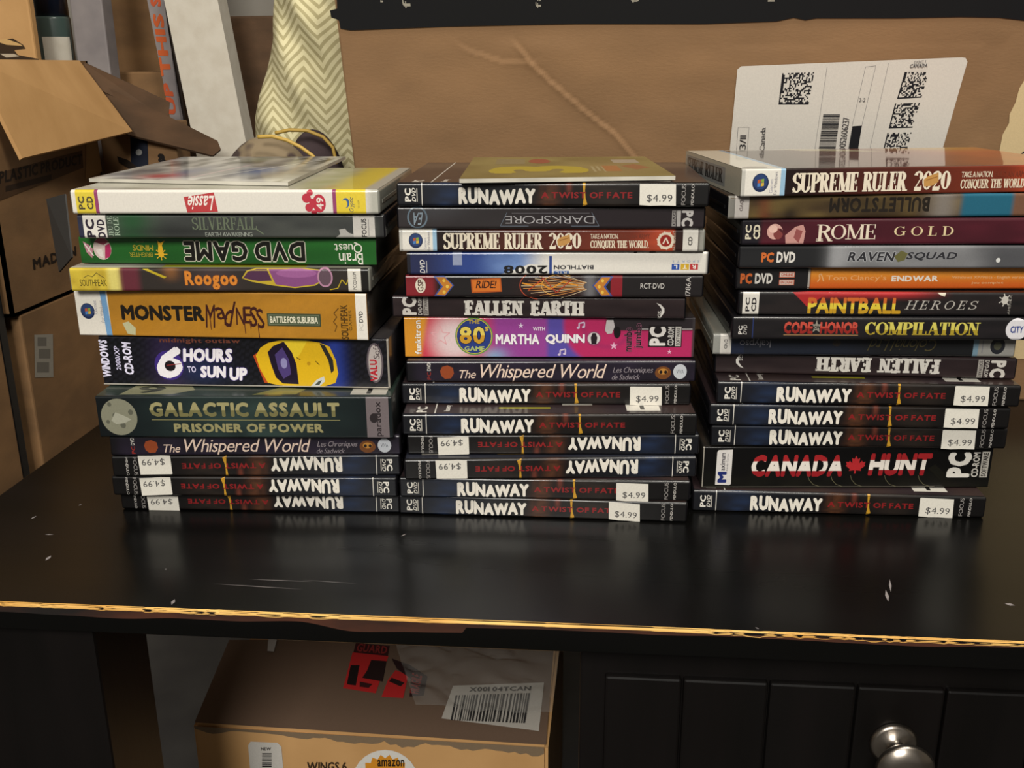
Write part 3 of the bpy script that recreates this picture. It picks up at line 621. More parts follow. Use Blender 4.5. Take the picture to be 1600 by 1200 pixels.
def art_biathlon(a):
    def f(u, v):
        c = mix('#23284a', '#2c4180', ss(180, 420, u)); c = mix(c, '#6a86b8', ss(420, 640, u)*(.7+.5*vnoise(u*.02, v*.04, 3))); c = mix(c, '#d6d1c8', ss(640, 800, u))
        return mix(c, '#26242a', ss(1528, 1536, u))
    a.back(f, 110)
    a.rect(122, 488, 138, 587, '#1a1a22'); a.rect(338, 488, 382, 545, '#8a92ac'); a.poly([(560, 587), (700, 540), (800, 545), (800, 587)], '#cfcbc4')
    a.text('DVD', 182, 521, 206, 580, '#c9c6c4', 90, .02, .2); a.line([(214, 525), (214, 578)], .5, '#a9a6a8')
    a.text('2008', 578, 546, 786, 583, '#191616', 180, .035); a.rect(793, 505, 806, 586, '#2c4180'); a.text('BIATHLON', 815, 545, 1002, 563, '#2a2a30', 180, .03)
    a.rect(815, 570, 886, 585, '#3a5a96'); a.text('RTL', 825, 572, 876, 583, '#d6d1c8', 180, .02)
    for u0, u1, c, ch in ((1368, 1404, '#2c4c9a', 'L'), (1410, 1449, '#c9a02c', 'T'), (1453, 1491, '#b03034', 'R')): a.rect(u0, 540, u1, 565, c); a.text(ch, u0+10, 544, u1-10, 561, '#e0dcd4', 180, .03)
    a.text('SPORTS', 1370, 524, 1496, 533, '#8a9ab8', 180, .0, gap=2.6); a.rect(1190, 488, 1206, 493, '#2a2828'); a.rect(1262, 488, 1292, 492, '#2a2828')
def art_ride(a):
    def f(u, v):
        c = mix('#7a1f26', '#1b1718', ss(255, 275, u)); c = mix(c, '#3a1c14', .8*bump1(u, 830, 140)); return mix(c, '#8a8a8e', .5*bump1(u, 985, 28))
    a.back(f, 90)
    a.ell(197, 641, 24, 31, '#cfc6b4'); a.text('GSP', 184, 616, 210, 666, '#4a2a24', 90, .02)
    for sgn, c0 in ((1, 262), (-1, 1088)):
        P = lambda *q: [(c0+sgn*x, y) for x, y in q]
        if sgn < 0: a.rect(1080, 599, 1134, 689, '#7f1d26')
        a.poly(P((-4, 602), (46, 600), (92, 640), (46, 688), (-4, 686), (30, 645)), '#3a4a86'); a.poly(P((8, 606), (48, 606), (84, 640), (48, 682), (8, 680), (40, 645)), '#b5742a')
        for x, y in ((45, 620), (60, 645), (45, 668)): a.ell(c0+sgn*x, y, 7, 7, '#d8b04a')
    a.poly([(432, 614), (572, 608), (577, 666), (436, 672)], '#a8501c'); a.poly([(438, 619), (566, 613), (570, 661), (442, 666)], '#c46a24'); a.text('RIDE!', 455, 620, 552, 652, '#3a1a0c', b=.02, sh=.2)
    for k in range(13):
        g = math.radians(120+k*10); r1 = 250+70*hsh(k, 1)
        a.line([(985+30*math.cos(g), 642-16*math.sin(g)), (985+r1*math.cos(g), 642-60*math.sin(g))], .3, '#c98a4a' if k % 3 else '#d8c09a')
    a.ring(760, 640, 100, 60, .45, '#b5482c', 100, 260); a.ring(850, 640, 90, 44, .35, '#d8a04a', 90, 300)
    a.line([(670, 630), (720, 640), (760, 632), (800, 655), (860, 625), (930, 640)], .9, '#c9852a'); a.line([(700, 660), (770, 610), (830, 670), (900, 615)], .6, '#a83a24')
    a.text('RCT-DVD', 1218, 631, 1328, 652, '#c9c4be', b=-.004); a.text('1786A', 1426, 604, 1448, 680, '#c2bdb8', 90, -.004)
def art_fallen(a):
    a.back(lambda u, v: mix(mix('#2a1f20', '#1f1517', vnoise(u*.01, v*.04, 2)), '#3a2c2c', .4*ss(740, 700, v)), 60)
    a.text('PC', 115, 704, 183, 775, '#cdc7bf', 90, .05); a.text('DVD-ROM', 189, 704, 208, 775, '#b5afa8', 90, .03); a.rect(214, 702, 238, 777, '#a39d96'); a.text('SOFTWARE', 218, 706, 234, 773, '#2a2022', 90, .02)
    a.text('FALLEN', 404, 713, 682, 776, '#d3cdc4', font='serif', T=.3, t=.17, gap=.03); a.text('EARTH', 710, 713, 960, 776, '#d3cdc4', font='serif', T=.3, t=.17, gap=.03)
    for k in range(26): u = 410+hsh(k, 3)*545; v = 715+hsh(k, 5)*58; a.line([(u, v), (u+8*hsh(k, 7)+3, v+8*hsh(k, 9)-4)], .35, '#2a1f20')
    a.poly([(1288, 720), (1308, 726), (1325, 742), (1326, 758), (1312, 776), (1300, 786), (1313, 762), (1313, 746), (1302, 732)], '#cdc8c2'); a.text('IGS', 1296, 752, 1312, 783, '#bdb8b2', 90, .01)
def art_eighties(a):
    def f(u, v):
        d = math.hypot((u-360)/1.0, v-235)
        c = mix('#cc8a2a', '#c23a4c', ss(205, 235, u+(v-230)*.2)); c = mix(c, '#8f3f8c', ss(480, 570, u)); c = mix(c, '#d8c8c8', .9*ss(160, 40, d)); c = mix(c, '#7aa6c4', .8*bump1(u, 540, 60)*ss(250, 315, v))
        d2 = math.hypot(u-1060, (v-170)*1.1)
        if u > 560: c = mix(c, '#4a4a9c', ss(770, 800, u)*.9)
        c = mix(c, '#b02a5c', ss(215, 185, d2) if u < 1060 else 1); c = mix(c, '#8c2a5c', .5*bump1(d2, 110, 12))
        if u > 1045 and v < 200 : c = mix(c, '#2b2528', ss(1045, 1062, u)*ss(202, 194, v))
        return mix(c, '#3a3536', ss(1442, 1450, u))
    a.back(f, 190, 22)
    a.text('funkitron', 177, 152, 206, 304, '#e4ddd2', 90, .03, outline=('#5a3a1c', .5))
    def star(cu, cv, r, r2=.42, k0=-90): return [(cu+(r if i % 2 == 0 else r*r2)*math.cos(math.radians(k0+36*i)), cv+(r if i % 2 == 0 else r*r2)*math.sin(math.radians(k0+36*i))) for i in range(11)]
    a.line(star(295, 222, 46), .6, '#d8a0a4'); a.poly(star(665, 176, 15, .3)[:-1], '#d8c8dc'); a.poly(star(1090, 266, 18, .4)[:-1], '#d8a8c0'); a.poly(star(1345, 292, 12, .35)[:-1], '#d8a8c0')
    a.ell(450, 223, 87, 84, '#5d8a4a'); a.ell(450, 223, 82, 79, '#c9b23c'); a.ell(450, 223, 79, 76, '#2a3a7a')
    a.text('THE', 424, 150, 476, 167, '#b59a3c', b=.03); a.text('80', 384, 180, 500, 257, '#d0b040', b=.035, outline=('#15183a', .7), bands=[(.5, '#c2912c'), (1, '#d9c25a')]); a.text('s', 500, 180, 516, 200, '#d0b040', b=.03); a.text('GAME', 405, 268, 497, 289, '#a9b46a', b=.035)
    a.text('WITH', 720, 181, 775, 198, '#ddd6dc', b=.02); a.text('MARTHA', 549, 213, 749, 259, '#e6e0e2', b=.04, gap=.95, outline=('#4a2a5c', .5)); a.text('QUINN', 777, 213, 957, 259, '#e6e0e2', b=.04, gap=.95, outline=('#3a2a5c', .5))
    a.ell(998, 232, 33, 32, '#8a3a60'); a.ell(998, 232, 28, 27, '#c9c2c2'); a.poly([(988, 258), (984, 228), (992, 208), (1006, 208), (1014, 228), (1010, 258)], '#241c22')
    for u, v in ((930, 165), (845, 285)): a.line([(u, v+18), (u, v), (u+24, v-5), (u+24, v+14)], .9, '#c9b8d0'); a.ell(u-4, v+20, 7, 5, '#c9b8d0'); a.ell(u+20, v+16, 7, 5, '#c9b8d0')
    a.poly([(1048, 196), (1055, 150), (1085, 150), (1092, 178), (1080, 210), (1060, 212)], '#b9b2b2'); a.ell(1104, 205, 16, 26, '#191517')
    a.text('mumbo', 1136, 182, 1172, 290, '#1c1518', 90, .02, outline=('#a96a84', .35)); a.text('jumbo', 1182, 165, 1224, 275, '#1c1518', 90, .02, outline=('#a96a84', .35))
    a.line([(1215, 190), (1250, 190)], .4, '#c9c4c2'); a.line([(1398, 190), (1445, 190)], .4, '#c9c4c2')
    a.rect(1246, 174, 1398, 269, '#1c181a'); a.text('PC', 1251, 180, 1326, 264, '#d6d1cc', 90, .05); a.text('CD-ROM', 1334, 180, 1362, 264, '#c2bdb8', 90, .03); a.rect(1368, 179, 1394, 266, '#b9b4ae'); a.text('SOFTWARE', 1373, 183, 1390, 262, '#1c181a', 90, .02)
def art_canada(a):
    a.back(lambda u, v: mix('#0b0a0a', '#1d1c14', .6*vnoise(u*.02, v*.04, 3)*ss(400, 500, v)), 60)
    a.rect(103, 322, 108, 506, '#8f897f'); a.rect(103, 499, 1200, 506, '#5a554c')
    a.poly([(174, 336), (240, 334), (240, 488), (234, 493), (166, 491), (168, 345)], '#cfcac6'); a.text('M', 176, 432, 218, 482, '#1f2a66', 90, .06)
    a.text('aximum', 186, 348, 208, 428, '#2c2a34', 90, .02); a.text('Family Games', 214, 352, 224, 428, '#3c3a44', 90, .0)
    B = [(.27, '#8e1c22'), (.70, '#ded6cc'), (1, '#9c2226')]
    a.text('CANADA', 332, 357, 760, 456, '#fff', b=.05, sh=.12, bands=B, gap=.95); a.text('HUNT', 880, 352, 1175, 452, '#fff', b=.05, sh=.12, bands=B, gap=.95)
    lf = [(0, -48), (9, -30), (20, -36), (17, -8), (30, -22), (34, -14), (48, -16), (43, -2), (48, 4), (26, 22), (30, 31), (4, 28), (4, 46), (-4, 46), (-4, 28), (-30, 31), (-26, 22), (-48, 4), (-43, -2), (-48, -16), (-34, -14), (-30, -22), (-17, -8), (-20, -36), (-9, -30)]
    a.poly([(819+x*.95, 403+y*.85) for x, y in lf], '#a8272b')
    for u in (600, 708, 800, 960, 1118): a.line([(u, 450), (u+8, 470), (u+28, 490), (u+60, 500)], .35, '#5a5640')
    a.poly([(1160, 420), (1190, 400), (1240, 440), (1230, 480)], '#15140f')
    a.text('PC', 1248, 348, 1358, 460, '#d6d1c8', 90, .06); a.text('CD-ROM', 1364, 348, 1396, 458, '#bdb8b0', 90, .03); a.rect(1404, 345, 1440, 460, '#a9a49c'); a.text('SOFTWARE', 1410, 350, 1434, 455, '#1c1918', 90, .03)
def art_kalypso(a):
    a.back(lambda u, v: mix(mix('#77777a', '#1b202c', ss(182, 190, u)), '#17181a', ss(700, 1000, u)), 60)
    a.rect(152, 285, 186, 365, '#8a8a84'); a.rect(186, 285, 238, 365, '#cbc6be'); a.text('DVD', 204, 306, 220, 342, '#3a3638', -90, .02)
    a.rect(240, 285, 300, 365, '#1d2438'); a.text('kalypso', 278, 300, 424, 336, '#77757c', 180, -.008)
    a.text('Colonial Ltd', 880, 300, 1200, 345, '#4a4228', 180, -.01, .4); a.ell(735, 315, 20, 14, '#2c2620')
    a.rect(1372, 285, 1396, 365, '#6f8a9a'); a.rect(1396, 285, 1562, 365, '#8f8d88'); a.ell(1484, 322, 34, 32, '#23242a'); a.ell(1484, 322, 18, 16, '#4a4a3c'); a.line([(1415, 300), (1415, 350)], .6, '#77757a')
def art_code(a):
    a.back(lambda u, v: mix('#141214', '#1e1a1c', vnoise(u*.01, v*.04, 2)), 40)
    a.text('PC', 281, 236, 300, 272, '#c9c4be', 90, .03); a.text('DVD', 304, 232, 322, 273, '#b9b4ae', 90, .01, .2); a.rect(347, 200, 352, 293, '#23305c')
    a.text('CODE', 497, 218, 634, 269, '#a33228', b=.05, gap=.9, bands=[(.5, '#8a241e'), (1, '#b8483a')]); a.text('HONOR', 668, 218, 851, 269, '#a33228', b=.05, gap=.88, bands=[(.5, '#8a241e'), (1, '#b8483a')])
    a.line([(497, 274), (851, 274)], .35, '#b58a5a')
    a.poly([(650, 208), (656, 228), (672, 228), (662, 242), (668, 262), (650, 252), (634, 262), (640, 242), (630, 228), (645, 228)], '#8a8478'); a.text('OF', 640, 234, 662, 250, '#1c1a18', b=.03)
    a.text('COMPILATION', 880, 218, 1420, 272, '#b5a63c', font='serif', T=.24, t=.08, gap=.03, bands=[(.4, '#a08a2a'), (1, '#c6bb58')])
    a.ell(1592, 246, 52, 46, '#cfccd0'); a.text('CITY', 1562, 232, 1622, 262, '#2a3a7a', b=.04)
def art_paint(a):
    def f(u, v):
        c = mix('#151314', '#221c1c', vnoise(u*.012, v*.04, 2)); return mix(c, '#a8282a', ss(545, 620, u)*ss(118, 86, v)*ss(1300, 1000, u))
    a.back(f, 90)
    a.poly([(532, 82), (700, 82), (605, 146), (575, 118)], '#a02628'); a.poly([(1210, 82), (1250, 82), (1245, 98), (1228, 94)], '#c9c0ae')
    a.rect(299, 82, 376, 181, '#cdc8bf'); a.text('PC', 313, 106, 333, 168, '#1f1c20', 90, .035); a.text('CD', 341, 106, 364, 168, '#1f1c20', 90, .035)
    a.text('PAINTBALL', 608, 104, 1046, 176, '#c9a82c', b=.04, gap=.92, bands=[(.3, '#b58a20'), (.65, '#d0b83a'), (1, '#bd5f26')])
    a.text('HEROES', 1064, 116, 1405, 155, '#a9a49c', font='serif', T=.1, t=.05, gap=.22, sh=.22)
    a.ell(1526, 112, 16, 18, '#b9b4ac')
    for k in range(7): g = k*.9; a.line([(1526, 112), (1526+30*math.cos(g), 112+28*math.sin(g))], .6, '#b9b4ac')
    a.text('AMERICA', 1545, 90, 1556, 175, '#8a857e', 90, .0)
def art_endwar(a):
    a.back(lambda u, v: mix('#191718', mix('#d98a2c', '#c85a1c', ss(640, 705, v)), ss(616, 624, u)), 140, 12)
    a.rect(609, 620, 618, 714, '#a8a29a')
    a.text('PC', 287, 646, 343, 690, '#c2602c', b=.05, gap=.9); a.text('DVD', 357, 646, 440, 690, '#d3cec6', b=.04, gap=.88)
    for v, st in ((640, 'ONLINE'), (672, 'EN LIGNE')): a.rect(472, v, 545, v+24, '#b9573a'); a.rect(475, v+3, 542, v+21, '#d0c0b4'); a.text(st, 480, v+6, 538, v+18, '#b0482c', b=.03)
    a.line([(655, 682), (665, 668), (660, 655), (668, 648), (676, 662), (684, 680)], .7, '#e0a870')
    a.text('Tom Clancy\u2019s', 695, 655, 980, 682, '#e2a468', b=.005, gap=1.05); a.text('ENDWAR', 1005, 657, 1225, 681, '#e2d8cc', b=.04, gap=1.02)
    a.text('Windows XP/Vista - English version', 1290, 658, 1640, 673, '#dcab78', b=.01); a.text('jeu complet', 1385, 682, 1535, 694, '#dcab78', b=.01)
def art_raven(a):
    def f(u, v):
        c = mix('#1d1d1f', '#7a7a7c', ss(690, 715, u)*(.75+.4*vnoise(u*.01, v*.03, 5))); c = mix(c, '#9a9a9c', .6*bump1(u, 740, 50)); return mix(c, '#3a3a3e', ss(1300, 1500, u)*.8)
    a.back(f, 80)
    a.text('PC', 385, 548, 443, 590, '#c2642c', b=.05, gap=.9); a.text('DVD', 457, 546, 543, 592, '#d0cbc4', b=.04, gap=.88)
    a.text('RAVEN', 785, 546, 1006, 586, '#26262a', b=.03, sh=.2, outline=('#b9b9bc', .5)); a.text('SQUAD', 1056, 546, 1290, 582, '#26262a', b=.03, sh=.2, outline=('#8f8f94', .4))
    a.poly([(1000, 565), (1030, 540), (1062, 552), (1050, 580), (1020, 588)], '#5d5a34'); a.ell(1480, 580, 10, 10, '#c9c9c6')
def art_rome(a):
    a.back(lambda u, v: mix('#17131a', mix('#3c0f1a', '#4c1622', vnoise(u*.008, v*.03, 3)), ss(380, 390, u)), 60)
    a.text('PC', 310, 421, 338, 487, '#d6cdb4', 90, .035); a.text('CD', 347, 419, 378, 487, '#d6cdb4', 90, .035)
    a.ell(446, 452, 36, 36, '#c99a90'); a.ell(462, 462, 22, 26, '#7a3a38'); a.ell(438, 440, 20, 18, '#ddb4a6'); a.line([(468, 440), (500, 470)], 1.4, '#4a1a20')
    a.poly([(495, 470), (540, 430), (575, 420), (588, 450), (582, 508), (500, 508)], '#b98880'); a.poly([(545, 440), (575, 450), (560, 505), (535, 480)], '#8a4a48')
    a.text('ROME', 640, 420, 913, 489, '#d6c8b4', font='serif', T=.13, t=.05, gap=-.04); a.text('R', 640, 420, 716, 498, '#d6c8b4', font='serif', T=.13, t=.05)
    a.text('GOLD', 998, 430, 1272, 474, '#d0bd94', font='serif', T=.13, t=.05, gap=.3)
def art_bullet(a):
    def f(u, v):
        c = mix('#3a2a1c', '#6a5730', vnoise(u*.014, v*.04, 4)); c = mix(c, '#2a2012', .7*bump1(u, 900, 220)*ss(300, 340, v)); c = mix(c, '#1c1410', .8*bump1(u, 520, 40)*ss(310, 370, v)); c = mix(c, '#7a2a1c', .4*bump1(u, 400, 30))
        c = mix(c, '#77706a', .9*bump1(u, 1230, 70)); c = mix(c, '#1f5a70', ss(1300, 1330, u)); c = mix(c, '#6a4a38', ss(1548, 1560, u)); return c
    a.back(f, 120)
    a.rect(232, 293, 263, 390, '#77746e'); a.rect(263, 293, 328, 390, '#bdb6b0'); a.text('DVD', 284, 312, 300, 356, '#4a3a3c', -90, .02)
    a.text('BULLETSTORM', 700, 304, 1165, 366, '#1d160f', 180, .04)

RUN_W = (72, 1550, 165, 272)
DES = {   # art, window, thickness, extra faces, carton?
 'runaway': (art_runaway, RUN_W, 14.2, 'case_black'), 'whispered': (art_whispered, (130, 1476, 345, 430), 14.2, 'case_black'),
 'galactic': (art_galactic, (180, 1482, 85, 255), 27.6, 'carton'), 'sixhours': (art_sixhours, (205, 1468, 242, 446), 33, 'carton'),
 'monster': (art_monster, (90, 1388, 50, 240), 29.8, 'carton'), 'roogoo': (art_roogoo, (50, 1395, 521, 616), 14.9, 'case_clear'),
 'brain': (art_brain, (105, 1414, 392, 502), 16.6, 'carton'), 'silver': (art_silver, (85, 1465, 288, 389), 14.7, 'case_black'),
 'lassie': (art_lassie, (55, 1440, 185, 284), 14.6, 'case_clear'), 'darkspore': (art_darkspore, (80, 1523, 281, 372), 13.8, 'case_black'),
 'supreme': (art_supreme, (95, 1520, 385, 479), 14.1, 'case_clear'), 'supreme_big': (art_supreme_big, (95, 1520, 385, 479), 15.9, 'carton'),
 'biathlon': (art_biathlon, (122, 1546, 488, 587), 14.4, 'case_black'), 'ride': (art_ride, (120, 1510, 598, 690), 14.2, 'case_black'),
 'fallen': (art_fallen, (65, 1425, 697, 785), 14.1, 'case_black'), 'eighties': (art_eighties, (128, 1458, 140, 318), 26.9, 'carton'),
 'canada': (art_canada, (103, 1455, 322, 506), 29.2, 'carton'), 'kalypso': (art_kalypso, (152, 1570, 285, 366), 13.7, 'case_clear'),
 'code': (art_code, (248, 1711, 199, 294), 14.2, 'case_black'), 'paint': (art_paint, (276, 1739, 80, 183), 14.6, 'case_black'),
 'endwar': (art_endwar, (265, 1728, 620, 714), 14.1, 'case_black'), 'raven': (art_raven, (277, 1740, 520, 616), 13.9, 'case_black'),
 'rome': (art_rome, (288, 1751, 394, 516), 15.6, 'case_black'), 'bullet': (art_bullet, (232, 1695, 293, 390), 13.7, 'case_black'),
}
COVERS = {'runaway': cover_runaway, 'galactic': cover_galactic, 'lassie': cover_lassie, 'roogoo': cover_roogoo, 'supreme_big': cover_supreme}
W0 = 190.0
def build_game(key):
    fn, win, t, shell = DES[key]
    carton = shell == 'carton'
    root = empty('game_box' if carton else 'game_case')
    bm = bmesh.new()
    if carton:
        bbox(bm, -95, 0, 0, 95, 134, t, .9, 2); sh = from_bm('carton', bm, 'carton_'+key if 'carton_'+key in MATS else 'case_black', root, True)
        r = .9
    else:
        bbox(bm, -95, 0, 0, 95, 135, t, 1.6, 3)
        # the lids' lip along the three open sides
        for q in ((-95.4, 8, t*.40, -94.4, 133, t*.54), (94.4, 8, t*.40, 95.4, 133, t*.54), (-93, 134.4, t*.40, 93, 135.4, t*.54)): bbox(bm, *q)
        sh = from_bm('case_shell', bm, shell, root, True); r = R_
    try:
        sh.data.set_sharp_from_angle(angle=math.radians(50))
    except Exception: pass
    inset = .4 if carton else 1.2
    Wp = W0-2*inset
    k0 = win[0]+(win[1]-win[0])*inset/W0; k1 = win[1]-(win[1]-win[0])*inset/W0
    a = Art(Wp, t, (k0, k1, win[2], win[3]), spine_map(Wp, t, .12 if carton else .15, r)); fn(a)
    sp = a.make('spine_print' if carton else 'spine_sleeve', root, 'ink_gloss' if carton else 'ink_film')
    if key in COVERS:
        c = Art(Wp, 132 if not carton else 131.5, (0, 190, 132, 0), cover_map(Wp, t)); COVERS[key](c); c.make('front_cover', root, 'ink_shrink' if key == 'supreme_big' else 'ink_slip' if key == 'lassie' else 'ink_gloss' if carton else 'ink_film')
    if key == 'runaway':
        c = Art(Wp, 132, (0, 190, 132, 0), cover_map(Wp, t, -1)); back_runaway(c); c.make('back_cover', root)
    if key == 'supreme_big':
        e = Art(132, t, (80, 500, 0, 100), end_map(W0)); e.back(lambda u, v: '#b7b1a0', 8, 3)
        e.rect(92, 14, 400, 88, '#8f8f8c'); e.text('SUPREME', 100, 22, 235, 76, '#33302f', font='serif', T=.26, t=.09); e.text('RULER', 250, 22, 385, 76, '#33302f', font='serif', T=.26, t=.09)
        e.make('end_print', root, 'ink_gloss')
    return root
for k, c in (('galactic', '#14191a'), ('sixhours', '#15141a'), ('monster', '#15110d'), ('brain', '#1b1c18'), ('supreme_big', '#8f8a7c'), ('eighties', '#2a2426'), ('canada', '#0e0d0c')):
    noisy(mat('carton_'+k, c, .35, coat=.35), c, mix(c, '#6a645c', .12), 40)
def price_sticker(root, t, u0, u1, dz, slant, flip_over=False):
    """paper price tag stuck on a spine; u in mm along the spine, dz how far it hangs past the centre"""
    a = Art(u1-u0, 13.0, (0, 100, 0, 100), lambda x, y, L: (x+u0-95, -.34-L, y+t/2-6.5+dz+slant*(x/(u1-u0)-.5)), .01)
    a.rows = []
    a.poly([(0, 2), (3, 0), (98, 1), (100, 99), (60, 98), (30, 100), (1, 97)], '#d3cec3')
    a.text('$4.99', 20, 48, 90, 86, '#4c4a4a', b=.004, gap=1.12)
    return a.make('price_sticker', root, 'ink_matte')

# ------------------------------------------------------------------ the room
FLOOR = -450
structure(box('floor', -2600, -2600, FLOOR-40, 2600, 1500, FLOOR, 'concrete'))
structure(box('wall_back', -2600, 1500, FLOOR, 2600, 1560, 1900, 'plaster'))
structure(box('wall_left', -2660, -2600, FLOOR, -2600, 1560, 1900, 'plaster'))
structure(box('wall_right', 2600, -2600, FLOOR, 2660, 1560, 1900, 'plaster'))
structure(box('ceiling', -2660, -2600, 1900, 2660, 1560, 1940, 'plaster'))

# ------------------------------------------------------------------ the table
TX0, TX1, TY0, TY1 = -288, 680, -133, 410
table = empty('console_table', (196, 138, FLOOR))
tag(table, 'worn black lacquered console table holding the three stacks of games', 'table')
def tpart(o): o.parent = table; o.location = -table.location; return o
tpart(box('table_top', TX0, TY0, -17, TX1, TY1, 0, 'lacquer', None, 1.6, 3))
# bare wood showing along the rubbed front edge
vs, fs = [], []; n = 420
for i in range(n+1):
    x = TX0+3+(TX1-TX0-6)*i/n
    w = .35+1.3*vnoise(x*.05, 1, 3)*vnoise(x*.3, 2, 4)
    w *= .35+1.15*ss(150, 200, x) if x > 70 else (1.0 if x < 20 else .8-.45*ss(20, 70, x))
    if 85 < x < 160: w *= .25+.75*(vnoise(x*.12, 5, 1) > .55)
    w = max(w, .12)
    # on the rounded corner
    for j, (yy, zz) in enumerate(((1.9-.4*w, .03), (.55, -.4), (.1, -.9-.5*w), (-.03, -1.4-.9*w))):
        vs.append((x, TY0+yy-(.06 if j else 0), zz+.05))
for i in range(n):
    for j in range(3): fs.append((i*4+j, i*4+j+1, i*4+j+5, i*4+j+4))
tpart(link('worn_edge', vs, fs, 'bare_wood'))
vs, fs = [], []
for i in range(n+1):
    x = TX0+3+(TX1-TX0-6)*i/n; d = (2+5*vnoise(x*.03, 9, 2))*(1 if x < 60 else .35)
    vs += [(x, TY0-.04, -1.6), (x, TY0-.04, -2.2-d)]
for i in range(n): fs.append((2*i, 2*i+1, 2*i+3, 2*i+2))
tpart(link('scuffed_edge', vs, fs, 'scuffed_wood'))
# scratches and specks in the lacquer
def scratch(p, q, w):
    P, Q = at(*p, 2, 0), at(*q, 2, 0); d = (Q-P); nrm = Vector((-d.y, d.x, 0)).normalized()*w/2; m_ = (P+Q)/2
    tpart(link('scratch', [(v.x, v.y, .03) for v in (P, m_-nrm, Q, m_+nrm)], [(0, 1, 2, 3)], 'grey_board'))
scratch((390, 905), (490, 909), .5); scratch((330, 912), (475, 921), .5); scratch((470, 906), (560, 912), .35)
scratch((268, 945), (273, 936), 2.2); scratch((71, 876), (80, 868), 2.5); scratch((48, 811), (57, 806), 1.6); scratch((122, 790), (128, 788), 1.2); scratch((70, 835), (84, 835), 1.2)
scratch((626, 838), (635, 834), 1); scratch((1384, 922), (1388, 940), 2); scratch((1390, 905), (1392, 925), 1.4); scratch((1570, 943), (1586, 946), 3); scratch((1180, 980), (1186, 983), 1); scratch((258, 889), (260, 890), 1.2)
for x0, y0 in ((-235, -122), (-190, TY1-64)):
    tpart(box('leg', x0, y0, FLOOR, x0+78, y0+62, -17, 'dark_wood', None, 2))
tpart(box('cabinet', 122, -106, FLOOR, 660, TY1-20, -17, 'dark_wood', None, 1.5))
drawer = empty('drawer'); drawer.parent = table; drawer.location = -table.location
kx = [at(x, 1100, 1, -110).x for x in (895, 1065, 1200, 1335)]
bm = bmesh.new(); pw = (kx[2]-kx[1])
x = 136
edges = [136]+[kx[1]+pw*i for i in range(0, 9)]+[646]
for x0, x1 in zip(edges, edges[1:]): bbox(bm, x0+.5, -110, -400, x1-.5, -103, -46, 1.6, 2)
from_bm('drawer_front', bm, 'dark_wood', drawer)
K = at(1397, 1164, 1, -112)
bm = bmesh.new(); lathe(bm, [(0.5, 0), (13, 0), (13.5, 1.5), (11, 3), (6, 4), (4.2, 8), (4, 15), (7, 18), (14.5, 20), (16, 22.5), (15, 25), (8, 27.5), (.5, 28.2)], (K.x, -110, K.z), 'Y')
from_bm('knob', bm, 'chrome', drawer, True)

# ------------------------------------------------------------------ the games
#  design, x, y, turn, z, thickness, upside-down, sticker(u0,u1,dz,slant), label
ST = (148, 170.5)
L = [
 ('runaway', -95.3, -4.9, 2.1, .3, 13.0, 1, (150, 171.5, 2.5, .5), 'inverted dark game case at the foot of the left stack'),
 ('runaway', -95.7, -11, 3.1, 13.75, 14.0, 1, (150, 171, 0, 1.2), 'inverted dark game case with price sticker, second lowest of the left stack'),
 ('runaway', -93.2, -10.6, 4.6, 28.2, 14.7, 1, (150.5, 172, -1, .3), 'inverted dark game case with price sticker, third lowest of the left stack'),
 ('whispered', -91.9, -12.6, 4.4, 43.6, 13.9, 0, None, 'dark purple game case with cream title, under the moon box'),
 ('galactic', -95.2, -18, 3.3, 58.1, 27.7, 0, None, 'dark teal game box with a grey moon and gold block letters'),
 ('sixhours', -99, 0, 1.25, 86.6, 33.1, 0, None, 'black carbon-pattern game box with a yellow car on its spine'),
 ('monster', -109.5, -4.7, -.4, 120.7, 29.8, 0, None, 'thick mustard yellow game box with black block letters'),
 ('roogoo', -107.1, -8.4, 2.5, 151.4, 14.9, 0, None, 'yellow and purple game case with orange bubble letters'),
 ('brain', -103.7, .6, .9, 167.1, 16.9, 0, None, 'green game box with upside-down black white-outlined letters'),
 ('silver', -96.3, -7.6, 2.8, 184.9, 14.6, 0, None, 'grey and green game case with faint serif title, under the white case'),
 ('lassie', -98, -11.5, 2, 200.2, 14.6, 0, None, 'white and yellow game case with a red paw print, under a paper sleeve'),
]
